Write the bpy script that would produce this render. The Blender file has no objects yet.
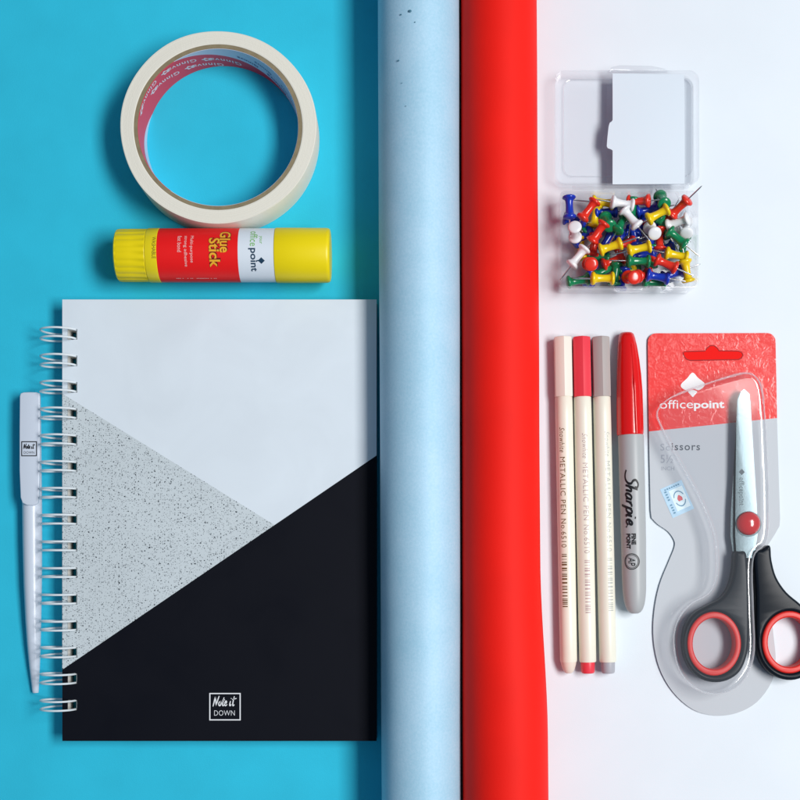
import bpy, bmesh, math, random
from mathutils import Vector, Matrix, noise as mnoise

random.seed(7)
C = bpy.context.scene.collection
S = 0.0005            # metres per working unit
H = 1250.0            # camera height in working units
NX, NY = 400.0, 560.0
R_ = math.radians


def P(x, y, z=0.0):
    k = (H - z) / H
    return Vector(((x - NX) * k, (NY - y) * k, z))


def lin(r, g, b):
    f = lambda c: (c / 255) / 12.92 if c <= 10 else (((c / 255) + 0.055) / 1.055) ** 2.4
    return (f(r), f(g), f(b), 1.0)


# ------------------------------------------------------------------ materials
def mat(name, col, rough=0.5, spec=0.5, metal=0.0, coat=0.0, bump=0.0, bscale=600.0, var=0.0, vscale=60.0,
        sss=0.0, coat_rough=0.05):
    m = bpy.data.materials.new(name)
    m.use_nodes = True
    nt = m.node_tree
    b = nt.nodes['Principled BSDF']
    if len(col) == 3:
        col = (*col, 1)
    b.inputs['Base Color'].default_value = col
    b.inputs['Roughness'].default_value = rough
    b.inputs['Specular IOR Level'].default_value = spec
    b.inputs['Metallic'].default_value = metal
    b.inputs['Coat Weight'].default_value = coat
    b.inputs['Coat Roughness'].default_value = coat_rough
    tc = nt.nodes.new('ShaderNodeTexCoord')
    if bump > 0:
        n = nt.nodes.new('ShaderNodeTexNoise')
        n.inputs['Scale'].default_value = bscale
        n.inputs['Detail'].default_value = 4
        bp = nt.nodes.new('ShaderNodeBump')
        bp.inputs['Strength'].default_value = bump
        bp.inputs['Distance'].default_value = 0.0004
        nt.links.new(tc.outputs['Object'], n.inputs['Vector'])
        nt.links.new(n.outputs['Fac'], bp.inputs['Height'])
        nt.links.new(bp.outputs['Normal'], b.inputs['Normal'])
    if var > 0:
        n = nt.nodes.new('ShaderNodeTexNoise')
        n.inputs['Scale'].default_value = vscale
        n.inputs['Detail'].default_value = 5
        mr = nt.nodes.new('ShaderNodeMapRange')
        mr.inputs['From Min'].default_value = 0.25
        mr.inputs['From Max'].default_value = 0.75
        mr.inputs['To Min'].default_value = 1 - var
        mr.inputs['To Max'].default_value = 1 + var
        hs = nt.nodes.new('ShaderNodeHueSaturation')
        hs.inputs['Color'].default_value = col
        nt.links.new(tc.outputs['Object'], n.inputs['Vector'])
        nt.links.new(n.outputs['Fac'], mr.inputs['Value'])
        nt.links.new(mr.outputs['Result'], hs.inputs['Value'])
        nt.links.new(hs.outputs['Color'], b.inputs['Base Color'])
    return m


def N(nt, t, **kw):
    n = nt.nodes.new(t)
    for k, v in kw.items():
        setattr(n, k, v)
    return n


def math_node(nt, op, a, b=None, c=None):
    n = N(nt, 'ShaderNodeMath', operation=op)
    for i, v in enumerate((a, b, c)):
        if v is None:
            continue
        if isinstance(v, (int, float)):
            n.inputs[i].default_value = v
        else:
            nt.links.new(v, n.inputs[i])
    return n.outputs[0]


def mixc(nt, fac, a, b):
    n = N(nt, 'ShaderNodeMix', data_type='RGBA')
    nt.links.new(fac, n.inputs['Factor'])
    for key, v in (('A', a), ('B', b)):
        s = [i for i in n.inputs if i.name == key and i.type == 'RGBA'][0]
        if isinstance(v, tuple):
            s.default_value = v
        else:
            nt.links.new(v, s)
    return [o for o in n.outputs if o.type == 'RGBA'][0]


def clear_plastic(name, tint=(0.993, 0.993, 0.997, 1), rough=0.06, bump=0.0, bscale=150, ior=1.45, body=0.0, boost=1.0):
    m = bpy.data.materials.new(name)
    m.use_nodes = True
    nt = m.node_tree
    nt.nodes.clear()
    out = N(nt, 'ShaderNodeOutputMaterial')
    tr = N(nt, 'ShaderNodeBsdfTransparent')
    tr.inputs['Color'].default_value = tint
    gl = N(nt, 'ShaderNodeBsdfGlossy')
    gl.inputs['Roughness'].default_value = rough
    gl.inputs['Color'].default_value = (1, 1, 1, 1)
    fr = N(nt, 'ShaderNodeLayerWeight')          # two-sided Schlick reflectance of a thin clear sheet
    fr.inputs['Blend'].default_value = 0.5
    fac = math_node(nt, 'MULTIPLY_ADD', math_node(nt, 'POWER', fr.outputs['Facing'], 5.0), 0.75, 0.045 * boost)
    mx = N(nt, 'ShaderNodeMixShader')
    nt.links.new(fac, mx.inputs[0])
    last = tr.outputs[0]
    if body > 0:
        df = N(nt, 'ShaderNodeBsdfDiffuse')
        df.inputs['Color'].default_value = (0.85, 0.87, 0.9, 1)
        m2 = N(nt, 'ShaderNodeMixShader')
        m2.inputs[0].default_value = body
        nt.links.new(tr.outputs[0], m2.inputs[1])
        nt.links.new(df.outputs[0], m2.inputs[2])
        last = m2.outputs[0]
    nt.links.new(last, mx.inputs[1])
    nt.links.new(gl.outputs[0], mx.inputs[2])
    nt.links.new(mx.outputs[0], out.inputs['Surface'])
    if bump > 0:
        tc = N(nt, 'ShaderNodeTexCoord')
        n = N(nt, 'ShaderNodeTexNoise')
        n.inputs['Scale'].default_value = bscale
        n.inputs['Detail'].default_value = 3
        bp = N(nt, 'ShaderNodeBump')
        bp.inputs['Strength'].default_value = bump
        bp.inputs['Distance'].default_value = 0.0006
        nt.links.new(tc.outputs['Object'], n.inputs['Vector'])
        nt.links.new(n.outputs['Fac'], bp.inputs['Height'])
        nt.links.new(bp.outputs['Normal'], gl.inputs['Normal'])
        nt.links.new(bp.outputs['Normal'], fr.inputs['Normal'])
    return m


M = {}
M['table'] = mat('white_table', (0.745, 0.805, 0.86), 0.55, 0.2, bump=0.08, bscale=1400, var=0.02, vscale=25)
M['cyan'] = mat('cyan_paper', (0.032, 0.52, 0.72), 0.75, 0.12, bump=0.16, bscale=1800, var=0.05, vscale=35)
M['red_roll'] = mat('red_paper', (0.88, 0.012, 0.006), 0.62, 0.16, bump=0.10, bscale=1300, var=0.05, vscale=30)
M['black'] = mat('black_ink', (0.008, 0.009, 0.012), 0.5, 0.4)
M['white_ink'] = mat('white_ink', (0.82, 0.83, 0.85), 0.5, 0.3)
M['page'] = mat('page_paper', (0.8, 0.79, 0.75), 0.8, 0.1, bump=0.1, bscale=2000)
M['tape'] = mat('crepe_tape', (0.78, 0.74, 0.62), 0.7, 0.2, bump=0.25, bscale=1500, var=0.05, vscale=120)
def tape_rings(m):
    nt = m.node_tree
    b = nt.nodes['Principled BSDF']
    tc = nt.nodes['Texture Coordinate']
    sp = N(nt, 'ShaderNodeSeparateXYZ')
    nt.links.new(tc.outputs['Object'], sp.inputs[0])
    yy = math_node(nt, 'DIVIDE', sp.outputs[1], 0.982)
    r = math_node(nt, 'SQRT', math_node(nt, 'ADD', math_node(nt, 'MULTIPLY', sp.outputs[0], sp.outputs[0]), math_node(nt, 'MULTIPLY', yy, yy)))
    n = N(nt, 'ShaderNodeTexNoise', noise_dimensions='1D')
    n.inputs['Scale'].default_value = 2600
    n.inputs['Detail'].default_value = 2
    nt.links.new(r, n.inputs['W'])
    c = mixc(nt, n.outputs[0], (0.68, 0.64, 0.53, 1), (0.88, 0.85, 0.77, 1))
    nt.links.new(c, b.inputs['Base Color'])


tape_rings(M['tape'])
M['cardboard'] = mat('grey_cardboard', (0.26, 0.21, 0.13), 0.85, 0.1, bump=0.3, bscale=2500, var=0.15, vscale=300)
M['yellow'] = mat('yellow_plastic', (0.87, 0.68, 0.002), 0.38, 0.4, bump=0.02, bscale=1200)
M['glue_red'] = mat('red_label', (0.84, 0.010, 0.010), 0.4, 0.3, var=0.03, vscale=90)
M['glue_white'] = mat('white_label', (0.72, 0.78, 0.85), 0.35, 0.4)
M['glue_gold'] = mat('gold_ink', (0.85, 0.42, 0.03), 0.4, 0.3)
M['glue_brown'] = mat('brown_ink', (0.20, 0.012, 0.008), 0.4, 0.3)
M['green_ink'] = mat('green_ink', (0.18, 0.48, 0.10), 0.5, 0.3)
M['navy_ink'] = mat('navy_ink', (0.010, 0.045, 0.09), 0.5, 0.3)
M['olive_ink'] = mat('olive_ink', (0.16, 0.13, 0.01), 0.5, 0.3)
M['pen_white'] = mat('white_pen_plastic', (0.64, 0.70, 0.80), 0.28, 0.5, bump=0.01)
M['wire'] = mat('white_wire', (0.80, 0.85, 0.88), 0.25, 0.6, metal=0.1)
M['cream'] = mat('cream_pen_plastic', (0.84, 0.82, 0.70), 0.35, 0.45, var=0.03, vscale=60)
M['cap_white'] = mat('ivory_cap_plastic', (0.84, 0.81, 0.72), 0.35, 0.5)
M['cap_coral'] = mat('coral_cap_plastic', (0.82, 0.05, 0.075), 0.35, 0.5)
M['cap_grey'] = mat('grey_cap_plastic', (0.44, 0.395, 0.38), 0.35, 0.5)
M['plug_cream'] = mat('ivory_plug_plastic', (0.80, 0.70, 0.60), 0.4, 0.4)
M['gold_print'] = mat('bronze_print', (0.17, 0.095, 0.03), 0.4, 0.4)
M['rose_print'] = mat('rose_grey_print', (0.46, 0.36, 0.36), 0.4, 0.4)
M['silver_print'] = mat('silver_print', (0.50, 0.51, 0.47), 0.35, 0.5)
M['marker_red'] = mat('red_cap_plastic', (0.70, 0.006, 0.006), 0.22, 0.5, coat=0.2)
M['marker_grey'] = mat('grey_barrel_plastic', (0.42, 0.44, 0.45), 0.4, 0.4, bump=0.02)
M['card_ink'] = mat('slate_ink', (0.06, 0.075, 0.10), 0.4, 0.3)
M['card_pale_and_glare_ink'] = mat('pale_and_glare_slate_ink', (0.33, 0.36, 0.42), 0.4, 0.3)
M['card_white'] = mat('card_white_ink', (0.86, 0.84, 0.84), 0.35, 0.4)
M['sticker'] = mat('pale_blue_sticker', (0.42, 0.62, 0.78), 0.4, 0.4, var=0.08, vscale=500)
M['sticker_light'] = mat('pale_sticker_panel', (0.68, 0.82, 0.88), 0.4, 0.4, var=0.08, vscale=700)
M['sticker_blue'] = mat('blue_sticker_ink', (0.12, 0.28, 0.42), 0.4, 0.3)
M['sticker_red'] = mat('red_sticker_ink', (0.65, 0.12, 0.14), 0.4, 0.3)
M['steel'] = mat('brushed_steel', (0.075, 0.10, 0.11), 0.22, 0.5, metal=0.85, bump=0.03, bscale=900)
M['needle'] = mat('needle_steel', (0.62, 0.62, 0.64), 0.2, 0.5, metal=1.0)
M['handle'] = mat('black_handle_plastic', (0.006, 0.010, 0.016), 0.30, 0.14, bump=0.03, bscale=2500)
M['grip'] = mat('red_grip_rubber', (0.72, 0.022, 0.015), 0.42, 0.45)
M['pivot'] = mat('red_pivot_plastic', (0.62, 0.012, 0.014), 0.15, 0.6, coat=0.4)
M['insert'] = mat('white_insert_card', (0.68, 0.755, 0.83), 0.5, 0.25, bump=0.08)
M['clear'] = clear_plastic('clear_box_plastic', rough=0.05, bump=0.05, body=0.03, boost=1.3)
M['blister'] = clear_plastic('clear_blister_plastic', tint=(0.96, 0.965, 0.975, 1), rough=0.08, bump=0.05, bscale=60, body=0.03, boost=1.4)
PIN = {
    'red': mat('red_pin_plastic', (0.72, 0.028, 0.012), 0.22, 0.5, coat=0.2),
    'yellow': mat('yellow_pin_plastic', (0.82, 0.58, 0.004), 0.22, 0.5, coat=0.2),
    'green': mat('green_pin_plastic', (0.004, 0.20, 0.075), 0.22, 0.5, coat=0.2),
    'blue': mat('blue_pin_plastic', (0.006, 0.035, 0.42), 0.22, 0.5, coat=0.2),
    'white': mat('white_pin_plastic', (0.80, 0.81, 0.83), 0.22, 0.5, coat=0.2),
}


def blue_roll_mat():
    m = mat('pale_blue_paper', (0.30, 0.60, 0.78), 0.6, 0.45, metal=0.08, bump=0.14, bscale=1600)
    nt = m.node_tree
    b = nt.nodes['Principled BSDF']
    tc = nt.nodes['Texture Coordinate']
    n = N(nt, 'ShaderNodeTexNoise')
    n.inputs['Scale'].default_value = 900
    n.inputs['Detail'].default_value = 3
    nt.links.new(tc.outputs['Object'], n.inputs['Vector'])
    n2 = N(nt, 'ShaderNodeTexNoise')
    n2.inputs['Scale'].default_value = 45
    n2.inputs['Detail'].default_value = 5
    nt.links.new(tc.outputs['Object'], n2.inputs['Vector'])
    f = math_node(nt, 'ADD', math_node(nt, 'MULTIPLY', n.outputs[0], 0.5), math_node(nt, 'MULTIPLY', n2.outputs[0], 0.5))
    mr = N(nt, 'ShaderNodeMapRange')
    mr.inputs['From Min'].default_value = 0.35
    mr.inputs['From Max'].default_value = 0.65
    nt.links.new(f, mr.inputs['Value'])
    c = mixc(nt, mr.outputs[0], (0.35, 0.60, 0.76, 1), (0.45, 0.67, 0.83, 1))
    nt.links.new(c, b.inputs['Base Color'])
    return m


M['blue_roll'] = blue_roll_mat()


# ------------------------------------------------------------------ objects
def tag(o, label, cat, group=None, kind=None):
    if label:
        o['label'] = label
    if cat:
        o['category'] = cat
    if group:
        o['group'] = group
    if kind:
        o['kind'] = kind
    return o


def thing(name, label, cat, origin, group=None):
    o = bpy.data.objects.new(name, None)
    o.empty_display_size = 0.01
    C.objects.link(o)
    o.location = Vector(origin) * S
    tag(o, label, cat, group)
    return o


def origin_of(o):
    v = Vector((0, 0, 0))
    while o is not None:
        v += Vector(o.location)
        o = o.parent
    return v


def finish(me, material, ang=35):
    mats = material if isinstance(material, (list, tuple)) else [material]
    for m in mats:
        me.materials.append(m)
    for p in me.polygons:
        p.use_smooth = True
    me.set_sharp_from_angle(angle=R_(ang))


def obj(name, bm, material, parent=None, ang=35, local=False):
    """bm in world working units (local=True: already relative to the parent's origin)"""
    off = Vector((0, 0, 0))
    if parent is not None and not local:
        off = origin_of(parent)
    for v in bm.verts:
        v.co = v.co * S - off
    bmesh.ops.recalc_face_normals(bm, faces=bm.faces)
    me = bpy.data.meshes.new(name)
    bm.to_mesh(me)
    bm.free()
    finish(me, material, ang)
    o = bpy.data.objects.new(name, me)
    C.objects.link(o)
    if parent is not None:
        o.parent = parent
    return o


def catmull(pts, n=6, closed=False):
    pts = [Vector(p) for p in pts]
    out = []
    L = len(pts)
    if L < 3:
        return pts
    rng = range(L) if closed else range(L - 1)
    for i in rng:
        if closed:
            p0, p1, p2, p3 = pts[(i - 1) % L], pts[i], pts[(i + 1) % L], pts[(i + 2) % L]
        else:
            p1, p2 = pts[i], pts[i + 1]
            p0 = pts[i - 1] if i > 0 else p1 * 2 - p2
            p3 = pts[i + 2] if i + 2 < L else p2 * 2 - p1
        for k in range(n):
            t = k / n
            out.append(0.5 * ((2 * p1) + (p2 - p0) * t + (2 * p0 - 5 * p1 + 4 * p2 - p3) * t * t + (3 * p1 - p0 - 3 * p2 + p3) * t ** 3))
    if not closed:
        out.append(pts[-1])
    return out


def tube(bm, path, r, n=8, closed=False, caps=True):
    path = [Vector(p) for p in path]
    rings = []
    L = len(path)
    up = None
    for i, p in enumerate(path):
        a = path[(i - 1) % L] if (closed or i > 0) else p
        b = path[(i + 1) % L] if (closed or i < L - 1) else p
        t = (b - a).normalized()
        if up is None:
            up = Vector((0, 0, 1)) if abs(t.z) < 0.9 else Vector((1, 0, 0))
        s = t.cross(up).normalized()
        up = s.cross(t).normalized()
        rr = r[i] if isinstance(r, (list, tuple)) else r
        rings.append([bm.verts.new(p + s * (rr * math.cos(2 * math.pi * k / n)) + up * (rr * math.sin(2 * math.pi * k / n))) for k in range(n)])
    for i in range(L if closed else L - 1):
        A, B = rings[i], rings[(i + 1) % L]
        for k in range(n):
            bm.faces.new((A[k], A[(k + 1) % n], B[(k + 1) % n], B[k]))
    if caps and not closed:
        bm.faces.new(rings[0])
        bm.faces.new(rings[-1])
    return bm


def loft(bm, O, D, U, secs, n=48, e=2.0, rad=None, caps=True):
    """secs: (s, offset_u, offset_v, ru, rv) along D; U lateral, V = up"""
    O, D, U = Vector(O), Vector(D).normalized(), Vector(U).normalized()
    V = U.cross(D).normalized()
    if V.z < 0:
        V = -V
    rings = []
    for sec in secs:
        s, ou, ov, ru, rv = sec[:5]
        ring = []
        for k in range(n):
            a = 2 * math.pi * k / n
            c, si = math.cos(a), math.sin(a)
            f = rad(a, s) if rad else 1.0
            if e != 2.0:
                q = (abs(c) ** e + abs(si) ** e) ** (-1 / e)
                f *= q
            ring.append(bm.verts.new(O + D * s + U * (ou + ru * f * c) + V * (ov + rv * f * si)))
        rings.append(ring)
    for A, B in zip(rings, rings[1:]):
        for k in range(n):
            bm.faces.new((A[k], A[(k + 1) % n], B[(k + 1) % n], B[k]))
    if caps:
        bm.faces.new(rings[0])
        bm.faces.new(rings[-1])
    return bm


def lathe(bm, prof, n=64, centre=(0, 0, 0), sx=1, sy=1, closed=True):
    """prof: closed loop of (r,z) spun about z"""
    c = Vector(centre)
    rings = []
    for (r, z) in prof:
        if r < 1e-6:
            rings.append([bm.verts.new(c + Vector((0, 0, z)))])
        else:
            rings.append([bm.verts.new(c + Vector((r * sx * math.cos(2 * math.pi * k / n), r * sy * math.sin(2 * math.pi * k / n), z))) for k in range(n)])
    L = len(rings)
    for i in range(L if closed else L - 1):
        A, B = rings[i], rings[(i + 1) % L]
        for k in range(n):
            a0, a1 = A[k % len(A)], A[(k + 1) % len(A)]
            b0, b1 = B[k % len(B)], B[(k + 1) % len(B)]
            f = [a0]
            for v in (a1, b1, b0):
                if v not in f:
                    f.append(v)
            if len(f) > 2:
                bm.faces.new(f)
    return bm


def curve_mesh(cu):
    o = bpy.data.objects.new('temporary', cu)
    C.objects.link(o)
    dg = bpy.context.evaluated_depsgraph_get()
    dg.update()
    me = bpy.data.meshes.new_from_object(o.evaluated_get(dg))
    bpy.data.objects.remove(o)
    bpy.data.curves.remove(cu)
    bm = bmesh.new()
    bm.from_mesh(me)
    bpy.data.meshes.remove(me)
    return bm


def plate(loops, z0, z1, bevel=0.0, res=2, z_bottom=True):
    """loops: closed polygons in world units (x,y); filled slab z0..z1 with rounded edges"""
    cu = bpy.data.curves.new('temporary', 'CURVE')
    cu.dimensions = '2D'
    cu.fill_mode = 'BOTH'
    cu.extrude = max((z1 - z0) / 2 - bevel, 1e-4)
    cu.bevel_depth = bevel
    cu.bevel_resolution = res
    cu.offset = -bevel
    for lp in loops:
        sp = cu.splines.new('POLY')
        sp.points.add(len(lp) - 1)
        for i, p in enumerate(lp):
            sp.points[i].co = (p[0], p[1], 0, 1)
        sp.use_cyclic_u = True
    bm = curve_mesh(cu)
    bmesh.ops.remove_doubles(bm, verts=bm.verts, dist=1e-3)
    for v in bm.verts:
        v.co.z += (z0 + z1) / 2
    return bm


def text2d(body, size=1.0, bold=0.0, shear=0.0, spacing=1.0, align='LEFT'):
    cu = bpy.data.curves.new('temporary', 'FONT')
    cu.body = body
    cu.size = 1.0
    cu.offset = bold
    cu.shear = shear
    cu.space_character = spacing
    cu.align_x = align
    cu.resolution_u = 3
    cu.fill_mode = 'FRONT'
    bm = curve_mesh(cu)
    bmesh.ops.remove_doubles(bm, verts=bm.verts, dist=1e-5)
    for v in bm.verts:
        v.co *= size
    return bm


def fit(bm, w=None, h=None):
    xs = [v.co.x for v in bm.verts]
    ys = [v.co.y for v in bm.verts]
    x0, x1, y0, y1 = min(xs), max(xs), min(ys), max(ys)
    fx = w / (x1 - x0) if w else None
    fy = h / (y1 - y0) if h else None
    fx = fx or fy
    fy = fy or fx
    for v in bm.verts:
        v.co.x = (v.co.x - x0) * fx
        v.co.y = (v.co.y - y0) * fy
        v.co.z = 0
    return bm


def slice_bm(bm, axis, step):
    vals = [v.co[axis] for v in bm.verts]
    lo, hi = min(vals), max(vals)
    no = Vector((0, 0, 0))
    no[axis] = 1
    t = lo + step
    while t < hi:
        co = Vector((0, 0, 0))
        co[axis] = t
        bmesh.ops.bisect_plane(bm, geom=bm.verts[:] + bm.edges[:] + bm.faces[:], plane_co=co, plane_no=no, dist=1e-4)
        t += step
    return bm


def strokes2d(strokes, width, n=5, taper=0.0):
    """ribbon lettering from polylines"""
    bm = bmesh.new()
    for idx, st in enumerate(strokes):
        pts = catmull([(p[0], p[1], 0) for p in st], n)
        L = len(pts)
        left, right = [], []
        for i, p in enumerate(pts):
            a, b = pts[max(i - 1, 0)], pts[min(i + 1, L - 1)]
            t = (b - a)
            if t.length < 1e-9:
                t = Vector((1, 0, 0))
            t.normalize()
            s = Vector((-t.y, t.x, 0))
            w = width * (1 - taper * abs(2 * i / max(L - 1, 1) - 1) ** 3) * 0.5
            z = idx * 0.0002
            left.append(bm.verts.new(p + s * w + Vector((0, 0, z))))
            right.append(bm.verts.new(p - s * w + Vector((0, 0, z))))
        for i in range(L - 1):
            bm.faces.new((left[i], left[i + 1], right[i + 1], right[i]))
    return bm


def mapped(bm, fn):
    for v in bm.verts:
        v.co = fn(v.co.x, v.co.y, v.co.z)
    return bm


def flat_map(px, py, z, rot=0.0):
    """text x,y (in px) drawn from pixel (px,py) at height z, rotated clockwise by rot degrees"""
    a = R_(-rot)
    ca, sa = math.cos(a), math.sin(a)
    return lambda x, y, dz: P(px + x * ca - y * sa, py - (x * sa + y * ca), z) + Vector((0, 0, dz * 40))


def rect_loop(x0, y0, x1, y1):
    return [(x0, y0), (x1, y0), (x1, y1), (x0, y1)]


def round_rect(x0, y0, x1, y1, r, n=6):
    if x1 < x0:
        x0, x1 = x1, x0
    if y1 < y0:
        y0, y1 = y1, y0
    out = []
    for cx, cy, a0 in ((x1 - r, y1 - r, 0), (x0 + r, y1 - r, 90), (x0 + r, y0 + r, 180), (x1 - r, y0 + r, 270)):
        for k in range(n + 1):
            a = R_(a0 + 90 * k / n)
            out.append((cx + r * math.cos(a), cy + r * math.sin(a)))
    return out


def PX(loop, z):
    return [P(x, y, z)[:2] for x, y in loop]


def grid_slab(xs, ys, solid, z0, z1):
    """slab of cells; solid(i,j) says which cells exist"""
    bm = bmesh.new()
    vt, vb = {}, {}

    def v(d, i, j, z):
        if (i, j) not in d:
            d[(i, j)] = bm.verts.new((xs[i], ys[j], z))
        return d[(i, j)]
    nx, ny = len(xs) - 1, len(ys) - 1
    ok = lambda i, j: 0 <= i < nx and 0 <= j < ny and solid(i, j)
    for i in range(nx):
        for j in range(ny):
            if not ok(i, j):
                continue
            q = [(i, j), (i + 1, j), (i + 1, j + 1), (i, j + 1)]
            bm.faces.new([v(vt, a, b, z1) for a, b in q])
            bm.faces.new([v(vb, a, b, z0) for a, b in reversed(q)])
            for (a, b), (di, dj) in zip(((q[0], q[1]), (q[1], q[2]), (q[2], q[3]), (q[3], q[0])), ((0, -1), (1, 0), (0, 1), (-1, 0))):
                if not ok(i + di, j + dj):
                    bm.faces.new((v(vb, *a, z0), v(vb, *b, z0), v(vt, *b, z1), v(vt, *a, z1)))
    return bm


# ------------------------------------------------------------------ setting
def sheet(x0, y0, x1, y1, z0, z1, nx=1, ny=1, wob=0.0):
    xs = [x0 + (x1 - x0) * i / nx for i in range(nx + 1)]
    ys = [y0 + (y1 - y0) * i / ny for i in range(ny + 1)]
    bm = grid_slab(xs, ys, lambda i, j: True, z0, z1)
    return bm


table = obj('tabletop', sheet(-3000, -3000, 3000, 3000, -40, 0), M['table'])
tag(table, 'smooth white tabletop under all the stationery', 'tabletop', kind='structure')

a, b = P(-900, 1500), P(419, -500)
cy = thing('paper_sheet', 'flat cyan blue paper sheet covering the left half of the white table', 'paper', ((a.x + b.x) / 2, 0, 0))
cy_o = obj('sheet', sheet(a.x, a.y, b.x, b.y, 0.05, 0.5), M['cyan'], cy)
PAPER = 0.5


# ------------------------------------------------------------------ paper rolls
def paper_roll(name, label, xl, xr, base, material, seam):
    """xl(y), xr(y): silhouette edges in px"""
    y_top, y_bot, ns = -330.0, 1150.0, 74
    turns, nseg = 5, 72
    t_gap, th = 0.9, 0.4
    root_c = P((xl(400) + xr(400)) / 2, 400, 0)
    root = thing(name, label, 'paper roll', (root_c.x, root_c.y, base))
    bm = bmesh.new()
    rings = []
    N_ = turns * nseg
    for j in range(ns + 1):
        y = y_top + (y_bot - y_top) * j / ns
        Rg = 40.0
        for _ in range(4):
            z = Rg + base
            Rg = (P(xr(y), y, z).x - P(xl(y), y, z).x) / 2
        z = Rg + base
        c = P((xl(y) + xr(y)) / 2, y, z)
        Y = (NY - y)
        outer, inner = [], []
        for i in range(N_ + 1):
            ang = seam + 2 * math.pi * i / nseg
            ease = min(i / nseg, 1.0)
            r = Rg - t_gap * i / nseg * 0.999
            wob = 0.16 * mnoise.noise(Vector((math.cos(ang) * 1.5, math.sin(ang) * 1.5, Y * 0.008 + (7 if name else 0)))) * 2
            r += wob
            d = Vector((math.cos(ang), 0, math.sin(ang)))
            p = Vector((c.x, Y, c.z))
            outer.append(p + d * r)
            inner.append(p + d * (r - th))
        rings.append([bm.verts.new(q) for q in outer + inner[::-1]])
    K = len(rings[0])
    for A, B in zip(rings, rings[1:]):
        for k in range(K):
            bm.faces.new((A[k], A[(k + 1) % K], B[(k + 1) % K], B[k]))
    n1 = N_ + 1
    for ring in (rings[0], rings[-1]):
        for i in range(n1 - 1):
            bm.faces.new((ring[i], ring[i + 1], ring[K - 2 - i], ring[K - 1 - i]))
    obj('rolled_paper', bm, material, root, ang=60)
    return root, root_c


def sstep(t):
    t = max(0.0, min(1.0, t))
    return t * t * (3 - 2 * t)


blue_roll, bc = paper_roll('paper_roll', 'pale blue roll of wrapping paper standing next to the notebook', lambda y: 377 + 4.0 * y / 800,
                           lambda y: 459.2 + 2.0 * y / 800, PAPER, M['blue_roll'], R_(-80))
blue_roll['label'] = 'pale blue roll of paper lying between the notebook and the red roll'
red_roll, rc = paper_roll('paper_roll', 'bright red roll of paper lying right of the pale blue roll', lambda y: 459.9 + 2.0 * y / 800,
                          lambda y: 536.5 + 5.5 * y / 800 + 6.5 * sstep((y - 560) / 170.0), 0.1, M['red_roll'], R_(-70))

bm = bmesh.new()
for (x, y, r) in ((410, 11, 1.3), (401, 14.5, 0.7), (398.5, 60.5, 0.8), (415, 22, 0.5), (402, 83, 0.4), (406, 106, 0.4)):
    zc = 40.0 + PAPER
    Rr = 39.6
    cxw = P((377 + 459.2) / 2, y, zc).x
    xw = P(x, y, 66).x
    dx = xw - cxw
    zz = zc + math.sqrt(max(Rr ** 2 - dx ** 2, 0))
    p = Vector((P(x, y, zz).x, P(x, y, zz).y, zz - 0.1))
    bmesh.ops.create_icosphere(bm, subdivisions=2, radius=r, matrix=Matrix.Translation(p) @ Matrix.Diagonal((1.2, 1, 0.5, 1)))
obj('ink_specks', bm, mat('dark_blue_speck', (0.06, 0.17, 0.24), 0.7, 0.2), blue_roll)


# ------------------------------------------------------------------ masking tape
TH = 44.0
tc_ = P(218, 127, TH)
kT = (H - TH) / H
RO, RC, RI = 98.3 * kT, 84.4 * kT, 80.4 * kT
SY = 0.982
tape = thing('masking_tape', 'roll of cream masking tape with a red printed core on the cyan paper', 'tape', (tc_.x, tc_.y, PAPER))
bm = bmesh.new()
prof = [(RC, PAPER), (RC, TH - 0.3)]
n_r = 14
for i in range(n_r + 1):
    r = RC + 0.4 + (RO - 0.8 - RC) * i / n_r
    prof.append((r, TH + (0.10 if i % 2 else -0.05) + random.uniform(-.06, .06)))
prof += [(RO, TH - 0.8), (RO, PAPER + 0.8), (RO - 0.8, PAPER)]
lathe(bm, prof, 128, (tc_.x, tc_.y, 0), 1, SY)
for v in bm.verts:
    a = math.atan2(v.co.y - tc_.y, v.co.x - tc_.x)
    w = 1 + 0.004 * math.sin(3 * a + 1) + 0.002 * math.sin(7 * a)
    if (Vector((v.co.x - tc_.x, v.co.y - tc_.y))).length > RC + 2:
        v.co.x = tc_.x + (v.co.x - tc_.x) * w
        v.co.y = tc_.y + (v.co.y - tc_.y) * w
obj('tape_winding', bm, M['tape'], tape, ang=40)
bm = bmesh.new()
lathe(bm, [(RI, PAPER), (RI, TH - 0.6), (RC - 0.05, TH - 0.6), (RC - 0.05, PAPER)], 128, (tc_.x, tc_.y, 0), 1, SY)
core = obj('core', bm, M['cardboard'], tape)


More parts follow.
